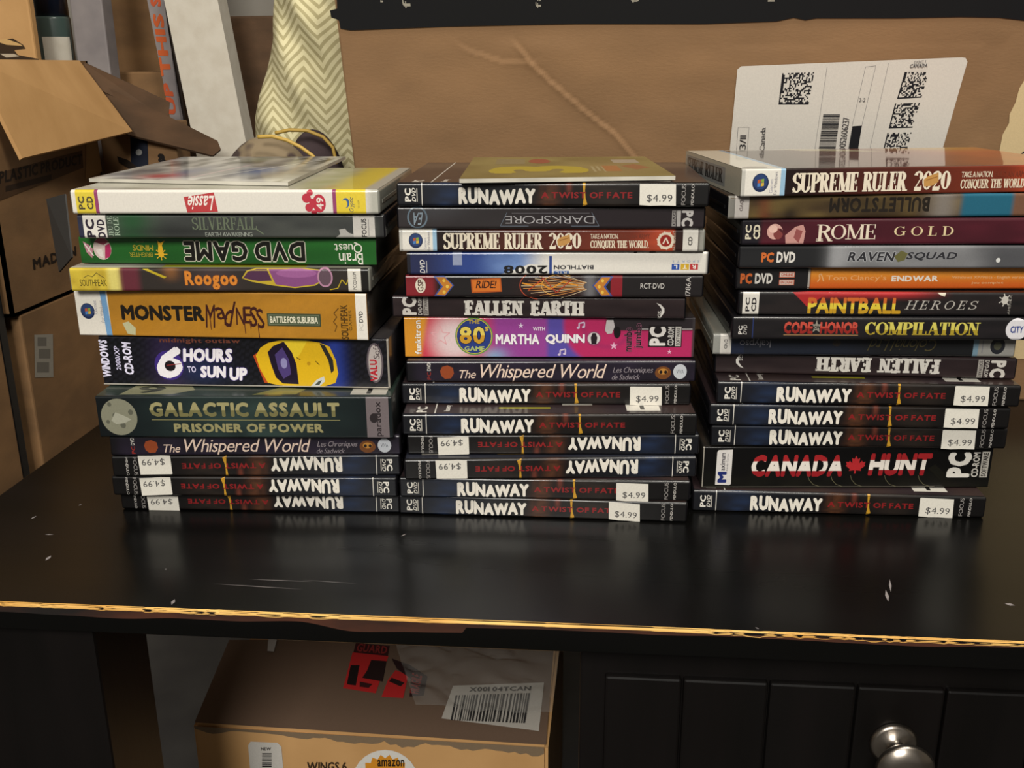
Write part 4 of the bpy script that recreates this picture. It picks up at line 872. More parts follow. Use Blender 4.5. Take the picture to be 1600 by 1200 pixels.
Mi = [
 ('runaway', 94.1, -2.5, .0, .3, 13.9, 0, (139, 159.5, -.6, -1.2), 'dark game case with price sticker at the foot of the middle stack'),
 ('runaway', 95.7, -3.8, 2, 14.5, 14, 0, (142, 163, -1.2, -.4), 'dark game case with price sticker, second lowest of the middle stack'),
 ('runaway', 100, -2.7, 5.4, 28.8, 14.2, 1, (149, 169.5, -.2, 0), 'inverted dark game case with price sticker, third lowest of the middle stack'),
 ('runaway', 101.2, 2.6, 3.9, 43.5, 13.7, 1, (149.5, 170, .6, .8), 'inverted dark game case with price sticker, fourth lowest of the middle stack'),
 ('runaway', 98.7, 1, 3.8, 57.6, 14.2, 0, None, 'dark game case without price sticker, fifth lowest of the middle stack'),
 ('runaway', 95.5, 18.7, 3.1, 72.3, 14.3, 0, (150, 171, -1, 0), 'dark game case with price sticker, just under the purple case of the middle stack'),
 ('whispered', 98.6, 21.4, 3.8, 87.1, 14.3, 0, None, 'dark purple game case with cream title, under the pink box'),
 ('eighties', 97, 28.1, 3.2, 101.9, 26.9, 0, None, 'bright pink and purple game box with a round blue emblem'),
 ('fallen', 89.9, 24.1, 1.8, 129.4, 14.1, 0, None, 'dark maroon game case with upright rough white letters, on the pink box'),
 ('ride', 100, 19.3, 2.7, 144.2, 14.3, 0, None, 'black game case with red ends and glowing fairground rides'),
 ('biathlon', 102.9, 18, 3.2, 159.1, 14.5, 0, None, 'white and blue game case with upside-down black lettering'),
 ('supreme', 98.9, 15.3, 2.5, 174.1, 14.1, 0, None, 'reddish brown game case with a white left end in the middle stack'),
 ('darkspore', 98.1, 13.3, 2.4, 188.7, 13.8, 0, None, 'dark grey game case with thin upside-down silver lettering'),
 ('runaway', 99.1, 8.7, 1.3, 203.0, 14.3, 0, (148, 170, 0, -.2), 'topmost dark game case of the middle stack, under the olive sleeve'),
]
Ri = [
 ('runaway', 288.7, 16.9, .5, .3, 14.9, 0, (147.5, 169.5, -.9, -.5), 'dark game case with price sticker at the foot of the right stack'),
 ('canada', 294.4, 25.1, 4.2, 16.1, 29.2, 0, None, 'black game box with red and white letters and a maple leaf'),
 ('runaway', 298.5, 21.6, 2, 46.2, 14.5, 0, (148.5, 170, -1, 0), 'dark game case with price sticker resting on the maple leaf box'),
 ('runaway', 296.5, 18.2, 1.4, 61.5, 14.4, 0, (149, 170.5, -.2, 0), 'dark game case with price sticker, second above the maple leaf box'),
 ('runaway', 300.4, 17.8, 1, 76.7, 14.4, 0, (149, 170.5, 0, 0), 'dark game case with price sticker, third above the maple leaf box'),
 ('fallen', 300.2, 32, -1, 91.7, 14.1, 1, None, 'dark maroon game case with upside-down rough white letters in the right stack'),
 ('kalypso', 297.8, 28.2, 1.6, 106.4, 13.7, 0, None, 'dark navy game case with grey end panel and faint upside-down lettering'),
 ('code', 306.8, 15.1, 2.3, 120.7, 14.3, 0, None, 'black game case with red and gold capital letters'),
 ('paint', 310.3, 18.4, 1.9, 135.5, 14.8, 0, None, 'black game case with yellow block letters and red splashes'),
 ('endwar', 308.3, 24, 3.5, 150.9, 14.2, 0, None, 'orange game case with a black left end'),
 ('raven', 308.2, 16, 2.5, 165.5, 14, 0, None, 'silver grey game case with a black left end and orange platform letters'),
 ('rome', 308.3, 16.3, 4, 180, 15.9, 0, None, 'dark maroon game case with a pale statue and thin serif letters'),
 ('bullet', 299.2, 16, 6.2, 196.3, 13.9, 0, None, 'brown game case with a teal patch and dark upside-down lettering'),
 ('supreme_big', 315.7, 16.7, 9.2, 210.5, 15.9, 0, None, 'reddish brown game box with a white left end, topmost of the right stack'),
]
PROTO = {}
def copy_tree(o):
    c = o.copy(); COL.objects.link(c)
    for ch in o.children:
        d = ch.copy(); COL.objects.link(d); d.parent = c; d.matrix_parent_inverse = ch.matrix_parent_inverse.copy()
    return c
for stack, gname in ((L, 'games of the left stack'), (Mi, 'games of the middle stack'), (Ri, 'games of the right stack')):
    for key, x, y, th, z, t, inv, stk, label in stack:
        fresh = key not in PROTO
        if fresh: PROTO[key] = build_game(key)
        if fresh and key == 'runaway':
            root = PROTO[key]; spare = copy_tree(root)          # a sticker-less copy to repeat
            PROTO[key] = spare
        elif not fresh: root = copy_tree(PROTO[key])
        else: root = PROTO[key]
        T0 = DES[key][2]
        if stk: price_sticker(root, T0, *stk)
        sx_ = 1.12 if key == 'supreme_big' else 1                # a slightly wider box
        root.scale = (sx_, 1, t/T0)
        root.rotation_euler = (0, math.pi if inv else 0, math.radians(th))
        root.location = (x/1000, y/1000, (z+(t if inv else 0))/1000)
        tag(root, label, 'video game', 'matching dark game cases' if key == 'runaway' else gname)
        if key == 'brain':
            # its dark end flap stands open behind the left end
            bm = bmesh.new(); q = [at(72, 311, 1, 66), at(101, 303, 1, 40), at(112, 402, 1, 12), at(92, 425, 1, 40)]
            slab(bm, q, 1.0); fl = from_bm('end_flap', bm, 'grey_flap' if 'grey_flap' in MATS else 'case_black', None)
            bpy.context.view_layer.update(); fl.parent = root; fl.matrix_parent_inverse = (Matrix.Translation(root.location) @ root.rotation_euler.to_matrix().to_4x4() @ Matrix.Diagonal((*root.scale, 1))).inverted()
_sp = PROTO['runaway']
for ch in list(_sp.children): bpy.data.objects.remove(ch)
bpy.data.objects.remove(_sp)

# ------------------------------------------------------------------ paper sleeves on top of two stacks
def sleeve(corners, z, thick, art, label):
    """cardboard slip; corners front-left, front-right, back-right, back-left"""
    P = [Vector((p[0], p[1], z)) for p in corners]; cen = sum(P, Vector())/4; cen.z = z
    root = empty('disc_sleeve', cen); bm = bmesh.new()
    hexa(bm, [p-cen for p in P], [p-cen+Vector((0, 0, thick)) for p in P]); from_bm('sleeve_card', bm, 'sleeve_card', root)
    def fm(x, y, L):
        q = (P[0]*(1-x)+P[1]*x)*(1-y)+(P[3]*(1-x)+P[2]*x)*y-cen; return (q.x, q.y, thick+.06+L*.4)
    a = Art(1, 1, (0, 100, 100, 0), fm); a.rows = [0, 1]; art(a); a.make('front_print', root, 'ink_slip' if 'white' in label else 'ink_gloss'); tag(root, label, 'disc sleeve', 'card sleeves on top of the stacks')
noisy(mat('sleeve_card', '#b9b4a8', .5), '#a9a498', '#c4bfb2', 30)
def art_s1(a):
    def f(u, v):
        c = mix('#b3b0a8', '#55565c', 1.1*vnoise(u*.11, v*.06, 2)**1.5); c = mix(c, '#dcd8d0', .9*bump1(v, 2, 7)); c = mix(c, '#3c3a30', .9*ss(.45, .75, vnoise(u*.14, v*.07, 6))*ss(30, 60, v)); c = mix(c, '#8d8a84', ss(.55, .8, vnoise(u*.2, v*.1, 9))); c = mix(c, '#3d5a8c', .9*bump1(u, 74, 10)*bump1(v, 38, 16)); c = mix(c, '#3a4a7a', .6*bump1(u, 38, 7)*bump1(v, 30, 20))
        c = mix(c, '#a83038', .95*bump1(u, 30, 9)*bump1(v, 12, 9)); c = mix(c, '#55684a', .6*bump1(u, 52, 8)*bump1(v, 85, 12)); return c
    a.back(f, 60, 50)
    a.line([(52, 4), (95, 90)], .012, '#c9c6c0'); a.line([(48, 10), (58, 60)], .02, '#b3a0a0')
def art_s2(a):
    a.back(lambda u, v: mix(mix('#6a5f33', '#857a48', vnoise(u*.07, v*.06, 3)), '#8a7250', .5*bump1(u, 75, 14)*bump1(v, 40, 30)), 40, 30)
    a.text('3', 12, 52, 62, 18, '#a8962a', 90, .05)
    for k in range(4): a.rect(64+k*2.6, 48, 65.3+k*2.6, 22+4*(k % 2), '#9a8f6a')
    a.rect(70, 50, 78, 24, '#9a6438'); a.poly([(80, 48), (88, 58), (94, 40), (86, 30)], '#8a5a3a'); a.ell(38, 76, 6, 12, '#8a4030'); a.rect(78, 82, 92, 64, '#9a9080'); a.rect(14, 88, 30, 62, '#7d7452')
sleeve([(-199.6, 24.6), (-62.9, 5.9), (-72.2, 189.6), (-202.6, 185.5)], 215.3, 2.2, art_s1, 'glossy white printed card sleeve lying on the white and yellow game case')
sleeve([(44.4, -2), (173.7, 18), (160.8, 154), (35.5, 146)], 218.2, 2.4, art_s2, 'olive green card sleeve with a yellow numeral lying on the middle stack')

# ------------------------------------------------------------------ big shipping carton behind the stacks
LEAN = math.tan(math.radians(15)); BY = 270.0
def bpt(px, py):
    d = ray(px, py); t = (BY-CAMPOS.y-LEAN*CAMPOS.z)/(d.y+LEAN*d.z); p = CAMPOS+d*t; return (p.x, p.z)
BN = Vector((0, -math.cos(math.atan(LEAN)), -math.sin(math.atan(LEAN))))
def bsurf(x, z, L=0):
    p = Vector((x, BY-LEAN*z, z))+BN*L; return (p.x, p.y, p.z)
BX0, BX1, BZ1 = -71.5, 600, 430
cre = [[bpt(*p) for p in ((779, 30), (829, 97), (870, 135), (926, 182), (960, 208), (992, 245))], [bpt(*p) for p in ((686, 46), (732, 78), (790, 97), (829, 97))]]
def segd(x, z, pl):
    best = (1e9, 0)
    for (x0, z0), (x1, z1) in zip(pl, pl[1:]):
        dx, dz = x1-x0, z1-z0; t = max(0, min(1, ((x-x0)*dx+(z-z0)*dz)/(dx*dx+dz*dz))); d = math.hypot(x-x0-t*dx, z-z0-t*dz)
        if d < best[0]: best = (d, math.copysign(1, (x-x0)*dz-(z-z0)*dx))
    return best
def bdent(x, z):
    if z > bpt(800, 52)[1]: return 0
    h = 1.6*(vnoise(x*.012, z*.012, 1)-.5)+.5*(vnoise(x*.05, z*.05, 2)-.5)
    for pl, amp in zip(cre, (.9, .4)):
        d, sgn = segd(x, z, pl); h += amp*math.exp(-(d/2.2)**2)*(1 if sgn > 0 else -.6)+amp*.8*math.exp(-(d/9)**2)*sgn*.5
    m_ = ss(0, 6, min(x-214, 408-x, 300-z)) if 214 < x < 408 else 0
    m_ = max(m_, ss(418, 426, x)); tz = bpt(800, 52)[1]; m_ = max(m_, ss(tz-14, tz, z))
    return h*(1-m_)
carton = empty('cardboard_box', (260, 340, 0)); tag(carton, 'big kraft shipping box with a white shipping label behind the stacks', 'box')
def cpart(o): o.parent = carton; o.location = -carton.location; return o
bm = bmesh.new(); nx, nz = 400, 220; grid = []
for j in range(nz+1):
    z = BZ1*j/nz; row = []
    for i in range(nx+1):
        x = BX0+(BX1-BX0)*(i/nx); e = min(1, min(i, nx-i)/4, min(j, nz-j)/4); row.append(bm.verts.new(bsurf(x, z, bdent(x, z)*e)))
    grid.append(row)
for j in range(nz):
    for i in range(nx): bm.faces.new((grid[j][i], grid[j][i+1], grid[j+1][i+1], grid[j+1][i]))
for f in bm.faces: f.smooth = True
YB = 405
c00, c10, c01, c11 = [bm.verts.new(p) for p in ((BX0, YB, 0), (BX1, YB, 0), (BX0, YB, BZ1), (BX1, YB, BZ1))]
bm.faces.new([c00]+[grid[j][0] for j in range(nz+1)]+[c01]); bm.faces.new([c11]+[grid[j][nx] for j in range(nz, -1, -1)]+[c10])
bm.faces.new(grid[0][::-1]+[c00, c10]); bm.faces.new(grid[nz]+[c11, c01]); bm.faces.new((c00, c01, c11, c10))
cpart(from_bm('carton_body', bm, 'kraft'))
class Free(Art):
    """artwork laid out in real millimetres on a surface"""
    def __init__(s, fmap, conv=None, step=.02): Art.__init__(s, 1, 1, (0, 1, 0, 1), fmap, step); s.rows = []; s.conv = conv
    def xy(s, u, v): return s.conv(u, v) if s.conv else (u, v)
bs = lambda off: (lambda x, z, L: bsurf(x, z, off+L+bdent(x, z)))
# black printed tape along the top with torn left end
a = Free(bs(.9)); tp = bpt
low = [tp(548, 47), tp(700, 41), tp(900, 37), tp(1100, 37), tp(1213, 33), tp(1240, 27), tp(1258, 31), tp(1275, 28), tp(1400, 28), tp(1500, 26), tp(1560, 27), tp(1640, 36)]
top = [(low[-1][0], 385), (low[0][0]-8, 385)]
left = [tp(526, -15), tp(527, 13), tp(516, 16), tp(518, 27), tp(530, 31), tp(532, 44)]
pts = low+top+left
a._add(pts, [tuple(range(len(pts)))], [C('#101012')])
def tw(st, px, py0, py1, wpx):
    (x0, z1), (x1, z0) = tp(px, py0), tp(px+wpx, py1); P = Free(None); vs_, fs_ = sans(st, .01, 0, None)
    a._add([(x0+(1-y)*(x1-x0), z0+x*(z1-z0)) for x, y in vs_], fs_, [C('#9a9486')]*len(fs_))
tw('return', 588, -60, 3, 11); tw('fi', 628, -8, 12, 14); tw('family', 836, -60, 12, 12); tw('t', 986, -4, 4, 12); tw('r', 1200, -6, 2, 10)
cpart(a.make('black_tape', None, 'ink_matte'))
# torn pale label at the right; unseen lower part added to brighten table reflection
a = Free(bs(.8)); pp = [tp(*q) for q in ((1650, 100), (1603, 120), (1592, 138), (1586, 160), (1577, 178), (1576, 192), (1566, 210), (1560, 240), (1552, 300), (1540, 560), (1700, 560), (1800, 560), (1800, 100))]
pp = pp+[]; a._add(pp, [tuple(range(len(pp)))], [C('#d6bd90')])
(x0, z0), (x1, z1) = tp(1594, 240), tp(1612, 228); a._add([(x0, z0), (x0+2, z0), (x1+1, z1), (x1-1, z1)], [(0, 1, 2, 3)], [C('#2a2430')])
cpart(a.make('torn_label', None, 'ink_matte'))
# shipping label
a = Free(bs(1.0), bpt, .02)
def Q(*p): a.poly(p, '#17161a')
def qpoly(pts, col): a.poly(pts, col)
qpoly([(1158, 103), (1502, 89), (1508, 90), (1511, 96), (1470, 240), (1452, 300), (1132, 300), (1140, 235), (1152, 108)], '#d3ccc2')
def cells(cs, n, seed):
    """a dense speckled print block; cs = corners tl, tr, br, bl in photo pixels"""
    P = [bpt(*c) for c in cs]; pts, fs_ = [], []
    def lerp(s, t): return tuple((P[0][k]*(1-s)+P[1][k]*s)*(1-t)+(P[3][k]*(1-s)+P[2][k]*s)*t for k in (0, 1))
    rr = random.Random(seed)
    for i in range(n):
        for j in range(n):
            if rr.random() < .5 or i == 0 or j == n-1:
                b = len(pts); pts.extend([lerp(i/n, j/n), lerp((i+1)/n, j/n), lerp((i+1)/n, (j+1)/n), lerp(i/n, (j+1)/n)]); fs_.append((b+3, b+2, b+1, b))
    a._add(pts, fs_, [C('#1b1a1f')]*len(fs_))
cells(((1222, 114), (1272, 112), (1263, 163), (1216, 163)), 22, 1); cells(((1413, 112), (1451, 112), (1439, 152), (1401, 154)), 18, 2)
cells(((1398, 161), (1437, 160), (1425, 199), (1388, 200)), 18, 3); cells(((1386, 207), (1424, 206), (1413, 246), (1376, 247)), 18, 4)
for p, q in (((1292, 104), (1268, 265)), ((1388, 98), (1352, 262)), ((1352, 104), (1331, 196)), ((1368, 102), (1346, 196)), ((1352, 104), (1368, 102)), ((1153, 198), (1170, 198)), ((1153, 198), (1150, 240)), ((1170, 198), (1167, 240))):
    a.line([p, q], .25, '#6a6668')
y = 178
while y < 250:
    h = random.choice((.6, .9, 1.5, 2.2)); k = (y-178)/60*8
    qpoly([(1286-k, y), (1312-k, y), (1312-k-h*.14, y+h), (1286-k-h*.14, y+h)], '#232226'); y += h+random.choice((.7, .9, 1.5))
qpoly([(1331, 196), (1346, 195), (1337, 250), (1322, 250)], '#17161a')
def qtext(st, tl, tr, br, bl, col, rot=90, b=.0):
    P = [bpt(*c) for c in (tl, tr, br, bl)]; vs_, fs_ = sans(st, b, 0, None)
    vs_ = [(1-y_, x_) if rot == 90 else (x_, y_) for x_, y_ in vs_]; o = []
    for s, t_u in vs_:
        t_ = 1-t_u; o.append(tuple((P[0][k]*(1-s)+P[1][k]*s)*(1-t_)+(P[3][k]*(1-s)+P[2][k]*s)*t_ for k in (0, 1)))
    a._add(o, fs_, [C(col)]*len(fs_))
qtext('03/11', (1156, 210), (1166, 210), (1164, 243), (1154, 243), '#2a282c'); qtext('Postes Canada', (1188, 198), (1196, 198), (1192, 270), (1184, 270), '#3c3a3e')
qtext('LD052606237', (1317, 182), (1327, 182), (1319, 240), (1309, 240), '#3a383c'); qtext('2-2', (1342, 152), (1352, 152), (1351, 158), (1341, 158), '#4a484c', 0)
qtext('CANADA', (1422, 99), (1449, 98), (1448, 104), (1420, 105), '#4a484c', 0, .02); qtext('D2C 1', (1428, 94), (1446, 93), (1445, 97), (1427, 98), '#6a686c', 0)
cpart(a.make('shipping_label', None, 'ink_matte'))

# ------------------------------------------------------------------ cartons left of the table
FX = -541.0                                  # the stacked cartons' face, well clear of the table's end
ys = lambda y: CY+(y-CY)*1.6
zs = lambda z: CZ+(z-CZ)*1.6
Bx = empty('cardboard_box', (-760, 620, FLOOR)); tag(Bx, 'plain brown box with a small white label standing on the floor left of the table', 'box', 'cardboard boxes beside the table')
def put(root, o): o.parent = root; o.location = -root.location; return o
put(Bx, box('carton_body', -1000, ys(72), FLOOR, FX, ys(222), zs(114.2), 'kraft_dull', None, 2.5))
def face(off=.5): return lambda y, z, L: (FX+off+L, y, z)
def fc(px, py): p = at(px, py, 0, FX); return (p.y, p.z)
a = Free(face(), fc); a.poly([(53, 523), (82, 522), (83, 589), (54, 590)], '#8f897e')
for q in ((58, 527, 72, 541), (60, 545, 78, 560), (57, 566, 76, 582)): a.poly([(q[0], q[1]), (q[2], q[1]), (q[2], q[3]), (q[0], q[3])], '#6a655d')
put(Bx, a.make('white_label', None, 'ink_matte'))
A = empty('cardboard_box', (-760, 590, zs(114.5))); tag(A, 'open brown box with a bright raised flap, stacked left of the table', 'box', 'cardboard boxes beside the table')
bm = bmesh.new(); AY0, AY1, AZ0, AZ1 = ys(64), ys(222), zs(114.5), zs(291)
for q in ((-1000, AY0, AZ0, FX, AY1, AZ0+4), (-1000, AY0, AZ0, -996, AY1, AZ1), (FX-4, AY0, AZ0, FX, AY1, AZ1), (-1000, AY0, AZ0, FX, AY0+4, AZ1), (-1000, AY1-4, AZ0, FX, AY1, AZ1)): bbox(bm, *q)
put(A, from_bm('carton_body', bm, 'kraft_dull'))
bm = bmesh.new(); n1, n2 = at(35, 247, 1, ys(80)), at(207, 205, 1, ys(214))
slab(bm, [(FX, ys(66), AZ1+.5), (FX, ys(209), AZ1+.5), n2, n1], 4.5); put(A, from_bm('flap', bm, 'kraft_pale'))  # light on the upward-facing flap put into its colour as paler kraft
bm = bmesh.new(); slab(bm, [at(128, 96, 1, ys(216)), at(265, 160, 1, ys(236)), at(262, 188, 1, ys(236)), at(150, 138, 1, ys(216))], 4.5); put(A, from_bm('flap', bm, 'kraft_dark'))  # shade on the flap's underside put into its colour as darker kraft
bm = bmesh.new(); slab(bm, [at(150, 128, 1, ys(219)), at(268, 184, 1, ys(228)), at(340, 220, 1, ys(233)), at(345, 233, 1, ys(233)), at(333, 243, 1, ys(232)), at(200, 210, 1, ys(222))], 4.5); put(A, from_bm('flap', bm, 'kraft_dark'))  # underside shade painted here too, by the darker kraft
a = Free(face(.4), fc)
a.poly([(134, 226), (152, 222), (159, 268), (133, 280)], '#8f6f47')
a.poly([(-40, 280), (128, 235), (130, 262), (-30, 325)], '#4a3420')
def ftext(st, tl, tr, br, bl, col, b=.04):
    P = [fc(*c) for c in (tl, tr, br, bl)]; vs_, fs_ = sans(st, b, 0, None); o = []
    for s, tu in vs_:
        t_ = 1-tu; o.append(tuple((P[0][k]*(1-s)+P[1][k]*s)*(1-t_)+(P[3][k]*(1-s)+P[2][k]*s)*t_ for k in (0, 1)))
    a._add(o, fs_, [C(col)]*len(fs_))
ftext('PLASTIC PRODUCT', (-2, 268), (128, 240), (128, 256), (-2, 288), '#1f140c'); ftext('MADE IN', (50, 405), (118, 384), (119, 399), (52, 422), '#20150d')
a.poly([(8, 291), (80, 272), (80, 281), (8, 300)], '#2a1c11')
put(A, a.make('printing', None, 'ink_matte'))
box_c = box('cardboard_box', -1000, -200, FLOOR, FX-1, ys(46), zs(205), 'kraft_dull', None, 2.5)
tag(box_c, 'brown box at the left edge, standing before the dark gap', 'box', 'cardboard boxes beside the table')

tag(box('gap_shade_panel', -1000, ys(50), FLOOR, FX-6, ys(60), zs(288), 'gap_black', None, 2), 'added black panel standing in for shade between the left boxes', 'panel')  # added panel, its black colour stands in for the gap's shade

# ------------------------------------------------------------------ clutter behind
def X(px, Y, py=100): return at(px, py, 1, Y).x
def Zp(py, Y, px=200): return at(px, py, 1, Y).z
o = empty('cardboard_box', (-760, 750, FLOOR)); tag(o, 'tan box with a torn opening at the upper left, in front of the wall', 'box', 'cardboard boxes at the back')
put(o, box('carton_body', -950, 722, FLOOR, X(58, 722), 737, 560, 'kraft_pale', None, 3))
a = Free(lambda x, z, L: (x, 721.4-L, z), lambda u, v: (lambda p: (p.x, p.z))(at(u, v, 1, 721.4)))
a.poly([(-20, 66), (20, 60), (36, 70), (40, 76), (22, 78), (28, 86), (60, 92), (62, 96), (-20, 95)], '#3a2a1a'); a.poly([(-10, 63), (10, 61), (30, 68), (36, 72), (10, 70)], '#caa36a'); a.poly([(0, 84), (22, 84), (30, 88), (10, 90)], '#b9a890')
put(o, a.make('torn_opening', None, 'ink_matte'))
bx0, bx1 = X(66, 830), X(117, 830)
tag(box('cardboard_box', X(64, 800)+4, 790, FLOOR, X(119, 800)-2, 865, 236, 'kraft_dark', None, 3), 'dark brown box under the navy bottle', 'box', 'cardboard boxes at the back')
bt = empty('plastic_bottle', ((bx0+bx1)/2, 830, 236)); tag(bt, 'navy bottle with a white label standing beside the tan box', 'bottle')
r = (bx1-bx0)/2-.5; zc = Zp(30, 830, 90)-236
bm = bmesh.new(); lathe(bm, [(r*.92, 0), (r, 3), (r, zc), (r*.98, zc+3)], (0, 0, 0), n=32); from_bm('bottle_body', bm, 'plastic_teal', bt, True)
bm = bmesh.new(); lathe(bm, [(r*.95, zc+2.5), (r*.95, zc+90), (r*.8, zc+102)], (0, 0, 0), n=32); from_bm('cap', bm, 'plastic_navy', bt, True)
bm = bmesh.new(); zl = Zp(58, 830, 100)-236
vs, fs = [], []
for i in range(13):
    g = math.radians(-105+95*i/12); vs += [((r+.4)*math.cos(g), (r+.4)*math.sin(g), 6), ((r+.4)*math.cos(g), (r+.4)*math.sin(g), zl)]
for i in range(12): fs.append((2*i, 2*i+2, 2*i+3, 2*i+1))
bm.free(); link('label', vs, fs, 'foam', bt, smooth=True)
tag(box('foam_board', X(121, 800), 800, FLOOR, X(171, 800), 830, 540, 'grey_board', None, 2), 'grey lavender board standing upright between bottle and box', 'board')
tag(box('cardboard_box', X(150, 1010), 1010, FLOOR, X(262, 1010), 1160, 600, 'kraft_dull', None, 3), 'tall brown box standing behind the grey board', 'box', 'cardboard boxes at the back')
tag(box('cardboard_box', X(140, 870), 870, FLOOR, X(258, 870), 990, Zp(112, 870), 'kraft_dull', None, 3), 'lower tan box standing between the grey board and the taped strip', 'box', 'cardboard boxes at the back')
# narrow carton with orange lettering, leaning with the foam panel
def leaning(name, tl, tr, br, bl, Y, depth, m, root):
    P = [at(*q, 1, Y) for q in (tl, tr, br, bl)]
    bm = bmesh.new(); hexa(bm, [(p.x, p.y, p.z) for p in P], [(p.x, p.y+depth, p.z) for p in P]); return put(root, from_bm(name, bm, m))
def ext(top, mid, z, Y):
    """carry the line top->mid down to height z"""
    p, q = at(*top, 1, Y), at(*mid, 1, Y); t = (z-p.z)/(q.z-p.z); return p+(q-p)*t
def lean_solid(name, tl, bl, tr, br, Y, depth, z0, m, root):
    P = [at(*tl, 1, Y), at(*tr, 1, Y), ext(tr, br, z0, Y), ext(tl, bl, z0, Y)]
    bm = bmesh.new(); hexa(bm, [tuple(p) for p in P], [(p.x, p.y+depth, p.z) for p in P]); return put(root, from_bm(name, bm, m))
tb = empty('taped_strip', (-420, 840, FLOOR)); tag(tb, 'narrow pale strip with orange letters leaning beside the white foam panel', 'packaging strip')
lean_solid('strip', (224, -30), (266, 185), (252, -30), (282, 185), 835, 18, FLOOR, 'grey_board', tb)
a = Free(lambda x, z, L: (x, 834.5-L, z), lambda u, v: (lambda p: (p.x, p.z))(at(u, v, 1, 834.5)))
def stext(st, tl, tr, br, bl, col, b=.05):
    P = [a.conv(*c) for c in (tl, tr, br, bl)]; vs_, fs_ = sans(st, b, .1, None); vs_ = [(1-y_, x_) for x_, y_ in vs_]; o_ = []
    for s, tu in vs_:
        t_ = 1-tu; o_.append(tuple((P[0][k]*(1-s)+P[1][k]*s)*(1-t_)+(P[3][k]*(1-s)+P[2][k]*s)*t_ for k in (0, 1)))
    a._add(o_, fs_, [C(col)]*len(fs_))
stext('THIS', (238, 22), (254, 20), (268, 116), (252, 120), '#c05a2c'); stext('UP', (254, 130), (268, 128), (276, 178), (264, 180), '#b5502c'); stext('SIDE', (229, -50), (246, -52), (252, 10), (236, 12), '#b5502c')
put(tb, a.make('orange_letters', None, 'ink_matte'))
fp = empty('foam_packaging', (-400, 810, FLOOR)); tag(fp, 'tall white foam panel leaning beside the orange-lettered strip', 'packaging foam')
lean_solid('foam_sheet', (250, -30), (296, 190), (334, -30), (380, 200), 795, 36, FLOOR, 'foam', fp)
tag(box('cardboard_box', X(336, 930, 60), 930, FLOOR, X(440, 930, 60), 1060, Zp(25, 930, 370), 'kraft_dark', None, 3), 'dark brown box between the white foam panel and the herringbone bag', 'box', 'cardboard boxes at the back')
g = empty('cardboard_box', (-500, 760, FLOOR)); tag(g, 'brown box with dark blue tape behind the left stack below a dark flap', 'box', 'cardboard boxes at the back')
put(g, box('carton_body', X(158, 742, 230), 742, FLOOR, X(276, 742, 230), 788, Zp(190, 742, 220), 'kraft_dull', None, 2))
a = Free(lambda x, z, L: (x, 741.4-L, z), lambda u, v: (lambda p: (p.x, p.z))(at(u, v, 1, 741.4)))
a.poly([(203, 203), (230, 203), (233, 300), (206, 300)], '#151a28'); a.ell(217, 238, 5, 5, '#8f8f8c', 14); a.poly([(183, 244), (200, 250), (216, 262), (206, 266), (186, 254)], '#241a12')
P_ = [a.conv(*c) for c in ((246, 240), (258, 240), (258, 254), (246, 254))]; vs_, fs_ = sans('a', .05, 0, None)
a._add([(P_[0][0]+(P_[1][0]-P_[0][0])*x_, P_[3][1]+(P_[0][1]-P_[3][1])*y_) for x_, y_ in vs_], fs_, [C('#17120f')]*len(fs_))
put(g, a.make('printing', None, 'ink_matte'))
# herringbone bag
bag = empty('fabric_bag', (-140, 350, 0)); tag(bag, 'tall slack fabric bag with herringbone pattern beside the big box', 'bag')
prof = [(-40, 436, 496), (0, 432, 508), (60, 431, 524), (110, 420, 536), (150, 408, 544), (185, 401, 550), (215, 402, 554), (250, 405, 556), (330, 402, 560), (420, 402, 570)]
YB_ = 350; rings = []
bm = bmesh.new(); n = 56
for py, xl, xr in prof+[None]:
    break
rows = []
for k in range(len(prof)-1):
    for s in range(6):
        q = s/6; rows.append(tuple(prof[k][i]*(1-q)+prof[k+1][i]*q for i in range(3)))
rows.append(prof[-1])
zz = [at(500, rw[0], 1, YB_).z for rw in rows]; zlast = zz[-1]
for rw in rows:
    z = at(500, rw[0], 1, YB_).z; x0 = at(rw[1], rw[0], 1, YB_).x; x1 = min(-80, at(rw[2], rw[0], 1, YB_).x+22); ring = []
    z = (z-zlast)*(zz[0]-0)/(zz[0]-zlast) if False else z
    for i in range(n):
        g_ = 2*math.pi*i/n; cx_, rx_ = (x0+x1)/2, (x1-x0)/2
        wob = 1+.10*(vnoise(i*.5+3, z*.035, 4)-.5)
        yy = 42*math.sin(g_)*wob+5*math.sin(z*.09+3*math.cos(g_)*2)*abs(math.sin(g_))
        ring.append(bm.verts.new((cx_+rx_*math.cos(g_), YB_+yy, max(0.5, z))))
    rings.append(ring)
for r0, r1 in zip(rings, rings[1:]):
    for i in range(n): bm.faces.new((r0[i], r0[(i+1) % n], r1[(i+1) % n], r1[i]))
bm.faces.new(rings[0]); bm.faces.new(rings[-1])
put(bag, from_bm('bag_cloth', bm, 'herringbone', None, True))
